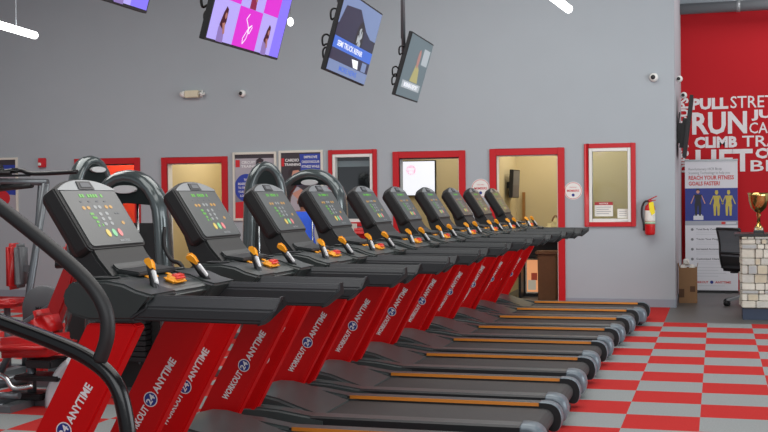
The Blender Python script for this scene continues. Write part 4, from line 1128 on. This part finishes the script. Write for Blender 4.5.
bm = new_bm(); lathe(bm, [(0.010, -0.04), (0.026, -0.025), (0.030, 0.0), (0.024, 0.03), (0.010, 0.04)], (0, 0, 0), 16); obj('spot_body', bm, M_spark, t)
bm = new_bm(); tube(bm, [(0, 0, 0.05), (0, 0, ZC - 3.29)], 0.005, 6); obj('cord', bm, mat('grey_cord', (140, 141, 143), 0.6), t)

# ------------------------------------------------------------------ alcove: lettering, banner, box, chair, desk, trophy
YT = YR - 0.004
def wall_word(word, x0, x1, z0, z1, bold, label):
    bm = new_bm()
    text_bm(bm, word, frame(((x0 + x1) / 2, YT, (z0 + z1) / 2), (1, 0, 0), (0, 0, 1)), x1 - x0, z1 - z0, 0, bold)
    tag(obj('wall_lettering', bm, mat('wall_letter_white', (226, 222, 222), 0.7)), label, 'lettering', 'white words painted on the red wall')
k_ = 0.01659   # metres per pixel on the red wall
def WX(px): return (px - 717.9) * k_
def WZ(py): return 1.5446 + (190.8 - py) * k_
wall_word('PULL', WX(694.5), WX(728.5), WZ(110), WZ(99), 0.048, 'bold white word PULL on the red wall')
wall_word('STRETCH', WX(730.5), WX(790), WZ(109.5), WZ(98), 0.006, 'thin white word STRETCH beside PULL on the red wall')
wall_word('RUN', WX(695), WX(745.5), WZ(134), WZ(112.5), 0.03, 'very large white word RUN on the red wall')
wall_word('JUMP', WX(749.5), WX(792), WZ(122), WZ(111.5), 0.048, 'bold white word JUMP right of RUN on the red wall')
wall_word('CARDIO', WX(747.5), WX(794), WZ(134), WZ(123.5), 0.006, 'thin white word CARDIO below JUMP on the red wall')
wall_word('CLIMB', WX(697), WX(736.5), WZ(147), WZ(136), 0.048, 'bold white word CLIMB below RUN on the red wall')
wall_word('TRAIN', WX(741), WX(793), WZ(146.5), WZ(136), 0.01, 'spaced white word TRAIN right of CLIMB on the red wall')
wall_word('LIFT', WX(698), WX(750.5), WZ(170), WZ(148.5), 0.03, 'large white word LIFT partly behind the banner')
wall_word('CURL', WX(753), WX(790), WZ(158), WZ(148), 0.048, 'bold white word CURL right of LIFT on the red wall')
wall_word('BIKE', WX(748.5), WX(795), WZ(170), WZ(159.5), 0.01, 'thin spaced white word BIKE at the bottom right of the red wall')
bm = new_bm()
text_bm(bm, 'DIPS PUSH-UPS', frame((WX(687.3), YT, (WZ(170) + WZ(98)) / 2), (0, 0, 1), (-1, 0, 0)), WZ(98) - WZ(170), 0.15, 0, 0.04)
tag(obj('wall_lettering', bm, mat('wall_letter_white', (226, 222, 222), 0.7)), 'white words set vertically up the left edge of the red wall', 'lettering', 'white words painted on the red wall')

# side-mounted television at corner
t = flat_tv('black television jutting from the pale return wall, seen edge on', frame((-0.375, 17.0, 2.50), (-0.02, 1, 0), (0.13, 0, 1)), 1.0, 0.86, [M_matteblk, M_black], lambda bm, M, w, h: None, 0.05)
bm = new_bm(); bx(bm, -0.14, 0.14, -0.30, 0.12, -0.11, -0.05); bx(bm, -0.04, 0.04, -0.24, 0.05, -0.155, -0.11); bx(bm, -0.12, 0.12, -0.40, 0.20, -0.172, -0.155)
obj('mount_plate', bm, M_black, t)

# banner stand
t = empty('banner_stand', 'tall white pull-up banner with blue picture band against the red wall', 'banner', (-0.09, 18.5, 0))
bm = new_bm(); bx(bm, -0.40, 0.40, -0.06, 0.06, 0.0, 0.035); bx(bm, -0.30, -0.20, -0.14, 0.14, 0, 0.012); bx(bm, 0.20, 0.30, -0.14, 0.14, 0, 0.012); tube(bm, [(0, 0.02, 0.03), (0, 0.02, 2.06)], 0.012, 8)
obj('base', bm, M_black, t)
B_blue = mat('banner_blue', (38, 52, 132), 0.5, 0, 0.2, 3); B_gold = mat('banner_gold', (190, 170, 70), 0.5, 0, 0.2, 20); B_ink = mat('banner_ink', (120, 120, 122), 0.6); B_band = mat('banner_grey', (160, 162, 170), 0.5); B_dk = mat('banner_black', (40, 40, 48), 0.6)
bm = new_bm(); M = frame((0, -0.005, 0.0), (1, 0, 0), (0, 0, 1))
poly(bm, M, rect(-0.395, 0.395, 0.035, 2.06), 0, 0.0); poly(bm, M, rect(-0.395, 0.395, 0.035, 2.06), 0, -0.004)
poly(bm, M, rect(-0.395, 0.395, 1.12, 1.63), 1, 0.001); poly(bm, M, rect(-0.395, 0.395, 1.05, 1.12), 2, 0.001)
text_bm(bm, 'Revolutionary HCR Body', Mz(M, -0.34, 1.925, 0.001), 0.50, 0.05, 3, 0.0, 'L')
text_bm(bm, 'Scanning Technology to help you', Mz(M, -0.34, 1.865, 0.001), 0.62, 0.05, 3, 0.0, 'L')
text_bm(bm, 'REACH YOUR FITNESS', Mz(M, -0.34, 1.795, 0.001), 0.68, 0.066, 4, 0.03, 'L')
text_bm(bm, 'GOALS FASTER!', Mz(M, -0.34, 1.705, 0.001), 0.47, 0.066, 4, 0.03, 'L')
def mini(cx, s, body, skin, hair):
    z0 = 1.20
    for sg in (-1, 1):
        poly(bm, M, [(cx + sg * 0.045 * s, z0), (cx + sg * 0.015 * s, z0), (cx + sg * 0.005 * s, z0 + 0.18 * s), (cx + sg * 0.055 * s, z0 + 0.19 * s)], body if body != 6 else 6, 0.0022)
        poly(bm, M, [(cx + sg * 0.045 * s, z0 + 0.34 * s), (cx + sg * 0.06 * s, z0 + 0.33 * s), (cx + sg * 0.115 * s, z0 + 0.20 * s), (cx + sg * 0.10 * s, z0 + 0.19 * s)], skin, 0.0022)
    poly(bm, M, [(cx - 0.055 * s, z0 + 0.16 * s), (cx + 0.055 * s, z0 + 0.16 * s), (cx + 0.04 * s, z0 + 0.25 * s), (cx + 0.06 * s, z0 + 0.34 * s), (cx - 0.06 * s, z0 + 0.34 * s), (cx - 0.04 * s, z0 + 0.25 * s)], body, 0.003)
    poly(bm, M, disc_pts(cx, z0 + 0.39 * s, 0.026 * s, 0.036 * s, 12), skin, 0.003)
    poly(bm, M, [(cx - 0.028 * s, z0 + 0.39 * s), (cx - 0.02 * s, z0 + 0.43 * s), (cx + 0.02 * s, z0 + 0.43 * s), (cx + 0.028 * s, z0 + 0.39 * s), (cx, z0 + 0.41 * s)], hair, 0.0036)
mini(-0.20, 0.98, 6, 7, 6)
mini(0.08, 0.92, 5, 5, 5); mini(0.26, 0.92, 5, 5, 5)
poly(bm, M, rect(-0.27, -0.12, 1.135, 1.20), 0, 0.0018); poly(bm, M, rect(-0.25, -0.14, 1.20, 1.22), 0, 0.0018)
poly(bm, M, rect(0.15, 0.21, 1.065, 1.105), 4, 0.002); poly(bm, M, rect(0.22, 0.37, 1.075, 1.095), 0, 0.002)
zz = 0.985
for head in ('Total Body Composition', 'Tracks Your Progress', 'Increased Accuracy', 'Customized Client Experience'):
    poly(bm, M, disc_pts(-0.29, zz, 0.022, 0.022, 10), 3, 0.001)
    text_bm(bm, head, Mz(M, -0.23, zz, 0.001), 0.020 * len(head), 0.036, 6, 0.015, 'L')
    for j in range(2): poly(bm, M, rect(-0.23, 0.26 - 0.08 * j, zz - 0.045 - j * 0.033, zz - 0.038 - j * 0.033), 8, 0.001)
    zz -= 0.155
for j in range(4): poly(bm, M, rect(-0.23, 0.22 - 0.12 * (j % 2), 0.385 - j * 0.045, 0.393 - j * 0.045), 8, 0.001)
text_bm(bm, 'WORKOUT', Mz(M, -0.17, 0.16, 0.001), 0.24, 0.035, 4, 0.03); text_bm(bm, 'ANYTIME', Mz(M, 0.17, 0.16, 0.001), 0.24, 0.035, 4, 0.03)
poly(bm, M, disc_pts(0, 0.16, 0.026, 0.026, 14), 1, 0.001); poly(bm, M, rect(-0.2, 0.2, 0.10, 0.108), 8, 0.001)
g_ = obj('graphic', bm, [mat('banner_white', (214, 212, 216), 0.6, 0, 0.03, 4), B_blue, B_band, B_ink, mat('banner_red', (196, 52, 50), 0.6), B_gold, B_dk, P_skin, mat('banner_rule', (190, 190, 194), 0.6)], t)
bm = new_bm(); bx(bm, -0.40, 0.40, -0.014, 0.014, 2.05, 2.08); obj('top_rail', bm, M_silver, t)

# cardboard box with crumpled paper
t = empty('cardboard_box', 'tall brown cardboard box with crumpled paper, beside the return wall', 'box', (-0.405, 16.75, 0))
bm = new_bm(); bx(bm, -0.125, 0.125, -0.12, 0.12, 0, 0.44)
for a_ in ((-0.125, -0.12, -0.12, 0.12), (0.12, 0.125, -0.12, 0.12), (-0.12, 0.12, -0.12, -0.115), (-0.12, 0.12, 0.115, 0.12)): bx(bm, *a_, 0.44, 0.50)
for s in (-1, 1): prism(bm, [(s * 0.125, 0.49), (s * 0.14, 0.56), (s * 0.132, 0.56), (s * 0.118, 0.49)], -0.12, 0.12)
obj('carton', bm, M_board, t)
for k, (x, y, z, r_) in enumerate(((-0.06, -0.055, 0.495, 0.05), (0.056, -0.055, 0.502, 0.045), (-0.06, 0.055, 0.495, 0.05), (0.058, 0.055, 0.495, 0.05), (-0.02, -0.01, 0.575, 0.05))):
    bm = new_bm(); bmesh.ops.create_icosphere(bm, subdivisions=2, radius=r_)
    for v in bm.verts: v.co = v.co * random.uniform(0.7, 1.2) + Vector((x, y, z))
    tag(obj('crumpled_paper', bm, M_paper), ('crumpled white paper in the cardboard box, front corner by the wall', 'crumpled white paper in the cardboard box, front corner by the banner', 'crumpled white paper in the cardboard box, rear corner by the wall', 'crumpled white paper in the cardboard box, rear corner by the banner', 'crumpled white paper heaped topmost on the cardboard box')[k], 'paper', 'crumpled papers in the cardboard box')
    COL.objects[-1].location = t.location
bm = new_bm(); bx(bm, -0.126, -0.05, -0.1225, -0.121, 0.08, 0.2); bx(bm, 0.03, 0.10, -0.1225, -0.121, 0.16, 0.24); obj('printed_marks', bm, mat('carton_ink', (96, 66, 46), 0.8), t)

# office chair
t = empty('office_chair', 'black mesh-backed office chair tucked behind the stone reception desk', 'chair', (0.34, 16.45, 0), 0.75)
bm = new_bm()
for k in range(5):
    a = 2 * PI * k / 5 + 0.5
    prism(bm, [(0, 0.10), (0.27, 0.06), (0.27, 0.085), (0, 0.15)], -0.02, 0.02)
    bm.verts.ensure_lookup_table(); xform(bm, Matrix.Rotation(a, 4, 'Z'), len(bm.verts) - 8)
obj('star_base', bm, M_silver, t)
for k in range(5):
    a = 2 * PI * k / 5 + 0.5
    bm = new_bm()
    for s in (-1, 1): lathe(bm, [(0.02, -0.011), (0.036, -0.011), (0.036, 0.011), (0.02, 0.011)], (0.27 * math.cos(a), 0.27 * math.sin(a) + s * 0.02, 0.036), 14, 0, 'y')
    bx(bm, 0.27 * math.cos(a) - 0.008, 0.27 * math.cos(a) + 0.008, 0.27 * math.sin(a) - 0.01, 0.27 * math.sin(a) + 0.01, 0.03, 0.075)
    obj('caster', bm, M_black, t)
bm = new_bm(); tube(bm, [(0, 0, 0.1), (0, 0, 0.47)], 0.028, 12); obj('post', bm, M_black, t)
bm = new_bm(); cushion(bm, 0.46, 0.46, 0.10, Matrix.Translation((0, 0, 0.52))); obj('seat', bm, M_pants, t)
bk = smooth_path([(-0.05, 0, 0.47), (-0.17, 0, 0.52), (-0.215, 0, 0.68), (-0.225, 0, 0.86), (-0.275, 0, 1.06)], 4)
bm = new_bm()
for k in range(len(bk) - 1):
    p, q = bk[k], bk[k + 1]
    hi = k >= 8
    prism(bm, [(p.x, p.z), (q.x, q.z), (q.x + 0.012, q.z), (p.x + 0.012, p.z)], -0.205, 0.205, 'y', 1 if hi else 0)
obj('mesh_panel', bm, [M_matteblk, mat('grey_mesh', (92, 97, 102), 0.7)], t)
bm = new_bm()
for s in (-1, 1): tube(bm, [(p.x, s * 0.215, p.z) for p in bk], 0.016, 8)
tube(bm, [(bk[-1].x, -0.215, bk[-1].z), (bk[-1].x, 0.215, bk[-1].z)], 0.018, 8)
tube(bm, [(bk[9].x, -0.215, bk[9].z), (bk[9].x, 0.215, bk[9].z)], 0.018, 8)
bx(bm, -0.20, 0.0, -0.04, 0.04, 0.45, 0.48)
obj('backrest', bm, M_black, t)
for s in (-1, 1):
    bm = new_bm(); tube(bm, smooth_path([(-0.12, s * 0.25, 0.54), (-0.14, s * 0.27, 0.68), (-0.10, s * 0.27, 0.74), (0.12, s * 0.27, 0.74)]), 0.02, 8); obj('armrest', bm, M_black, t)

# reception desk with stacked stone front
t = empty('reception_desk', 'stone-clad reception desk with black top and navy base at the right edge', 'desk', (1.0, 14.55, 0))
bm = new_bm(); bx(bm, -0.70, 0.9, 0.03, 0.62, 0.14, 1.02); obj('carcass', bm, mat('desk_mortar', (168, 162, 148), 0.9), t)
stones = [mat('stone_tan', (186, 181, 168), 0.85, 0, 0.18, 16, 0.6), mat('stone_grey', (176, 174, 166), 0.85, 0, 0.18, 20, 0.6), mat('stone_cream', (196, 192, 180), 0.85, 0, 0.15, 18, 0.6), mat('stone_slate', (156, 158, 157), 0.85, 0, 0.2, 22, 0.6), mat('stone_ochre', (180, 170, 148), 0.85, 0, 0.2, 15, 0.6)]
bm = new_bm()
z = 0.15
rs = random.Random(5)
while z < 1.0:
    hgt = min(rs.choice((0.045, 0.06, 0.085, 0.11)), 1.015 - z)
    x = -0.72
    while x < 0.9:
        wd = min(rs.uniform(0.06, 0.20), 0.9 - x)
        if wd > 0.03: bx(bm, x + 0.003, x + wd - 0.003, -0.02 - rs.uniform(0, 0.03), 0.03, z + 0.003, z + hgt - 0.003, rs.choice((0, 0, 1, 1, 2, 2, 3, 4)))
        x += wd
    y = 0.03
    while y < 0.62:
        wd = min(rs.uniform(0.09, 0.26), 0.62 - y)
        if wd > 0.03: bx(bm, -0.72 - rs.uniform(0, 0.025), -0.70, y + 0.003, y + wd - 0.003, z + 0.003, z + hgt - 0.003, rs.choice((0, 0, 1, 1, 2, 2, 3, 4)))
        y += wd
    z += hgt
obj('stone_front', bm, stones, t, 0.006)
bm = new_bm(); bx(bm, -0.80, 0.95, -0.04, 0.66, 1.02, 1.05); obj('worktop', bm, M_black, t, 0.006)
bm = new_bm(); bx(bm, -0.71, 0.9, 0.0, 0.6, 0.0, 0.14); obj('toe_kick', bm, M_navy, t, 0.004)

# trophy
t = empty('trophy', 'golden cup trophy standing on the reception desk', 'trophy', (0.49, 14.78, 1.05))
bm = new_bm(); lathe(bm, [(0.02, 0.13), (0.018, 0.20), (0.03, 0.225), (0.022, 0.25), (0.05, 0.27), (0.095, 0.32), (0.118, 0.40), (0.122, 0.46), (0.132, 0.50), (0.125, 0.50), (0.112, 0.46), (0.09, 0.34), (0.02, 0.28)], (0, 0, 0), 28); obj('cup', bm, M_gold, t)
bm = new_bm(); lathe(bm, [(0.048, 0.07), (0.05, 0.075), (0.03, 0.10), (0.018, 0.14)], (0, 0, 0), 20); obj('stem', bm, M_gold, t)
bm = new_bm(); bx(bm, -0.062, 0.062, -0.062, 0.062, 0, 0.035); bx(bm, -0.052, 0.052, -0.052, 0.052, 0.035, 0.07, 1); obj('plinth', bm, [M_black, mat('plinth_stone', (190, 186, 170), 0.4)], t, 0.004)
bm = new_bm(); bx(bm, -0.03, 0.03, -0.054, -0.052, 0.045, 0.062); obj('plaque', bm, M_gold, t)

# ------------------------------------------------------------------ light
def area(name, loc, rot_, size, power, color=(1, 1, 1)):
    d = bpy.data.lights.new(name, 'AREA'); d.shape = 'RECTANGLE'; d.size = size[0]; d.size_y = size[1]; d.energy = power; d.color = color
    o = bpy.data.objects.new(name, d); COL.objects.link(o); o.location = loc; o.rotation_euler = rot_
    return o
area('ceiling_light_front', (-1.0, 5.0, 5.5), (0, 0, 0), (6, 6), 330, (1.0, 0.98, 0.95))
area('ceiling_light_mid', (-2.0, 12.0, 5.5), (0, 0, 0), (5, 4), 200, (1.0, 0.98, 0.95))
area('ceiling_light_left', (-8.5, 10.0, 5.5), (0, 0, 0), (4, 5), 260, (1.0, 0.98, 0.95))
area('window_light', (6.5, 8.0, 2.4), (0, math.radians(90), 0), (4.0, 9.0), 420, (0.93, 0.97, 1.0))
area('rear_fill_light', (1.5, -1.5, 3.0), (math.radians(80), 0, 0), (6, 3), 170, (0.96, 0.98, 1.0))  # unseen fill added behind the camera to brighten the treadmills
area('wall_fill_light', (3.6, 10.5, 1.7), (math.radians(90), 0, math.radians(35)), (2.5, 2.0), 75, (0.9, 0.95, 1.0))  # added fill aimed at the lower right of the grey wall
area('alcove_light', (1.6, 17.0, 5.3), (0, 0, 0), (2, 2), 55)
for nm, loc, sz, pw, c in (('room_light_orange', (-9.3, 16.75, 2.9), (1.5, 0.8), 40, (1, .9, .8)), ('room_light_tan', (-7.7, 17.4, 2.9), (1.2, 1.5), 30, (1, .95, .85)),
                           ('room_light_screen', (-4.2, 17.4, 2.9), (1.0, 1.5), 24, (1, .95, .85)), ('room_light_right', (-2.2, 17.6, 2.9), (1.6, 1.5), 34, (1, .95, .85))):
    area(nm, loc, (0, 0, 0), sz, pw, c)
w = bpy.data.worlds.new('world'); SC.world = w; w.use_nodes = True
bg = w.node_tree.nodes['Background']; bg.inputs[0].default_value = (0.85, 0.92, 1.0, 1); bg.inputs[1].default_value = 0.55
SC.view_settings.view_transform = 'Standard'
SC.view_settings.look = 'None'
SC.view_settings.exposure = 0.0
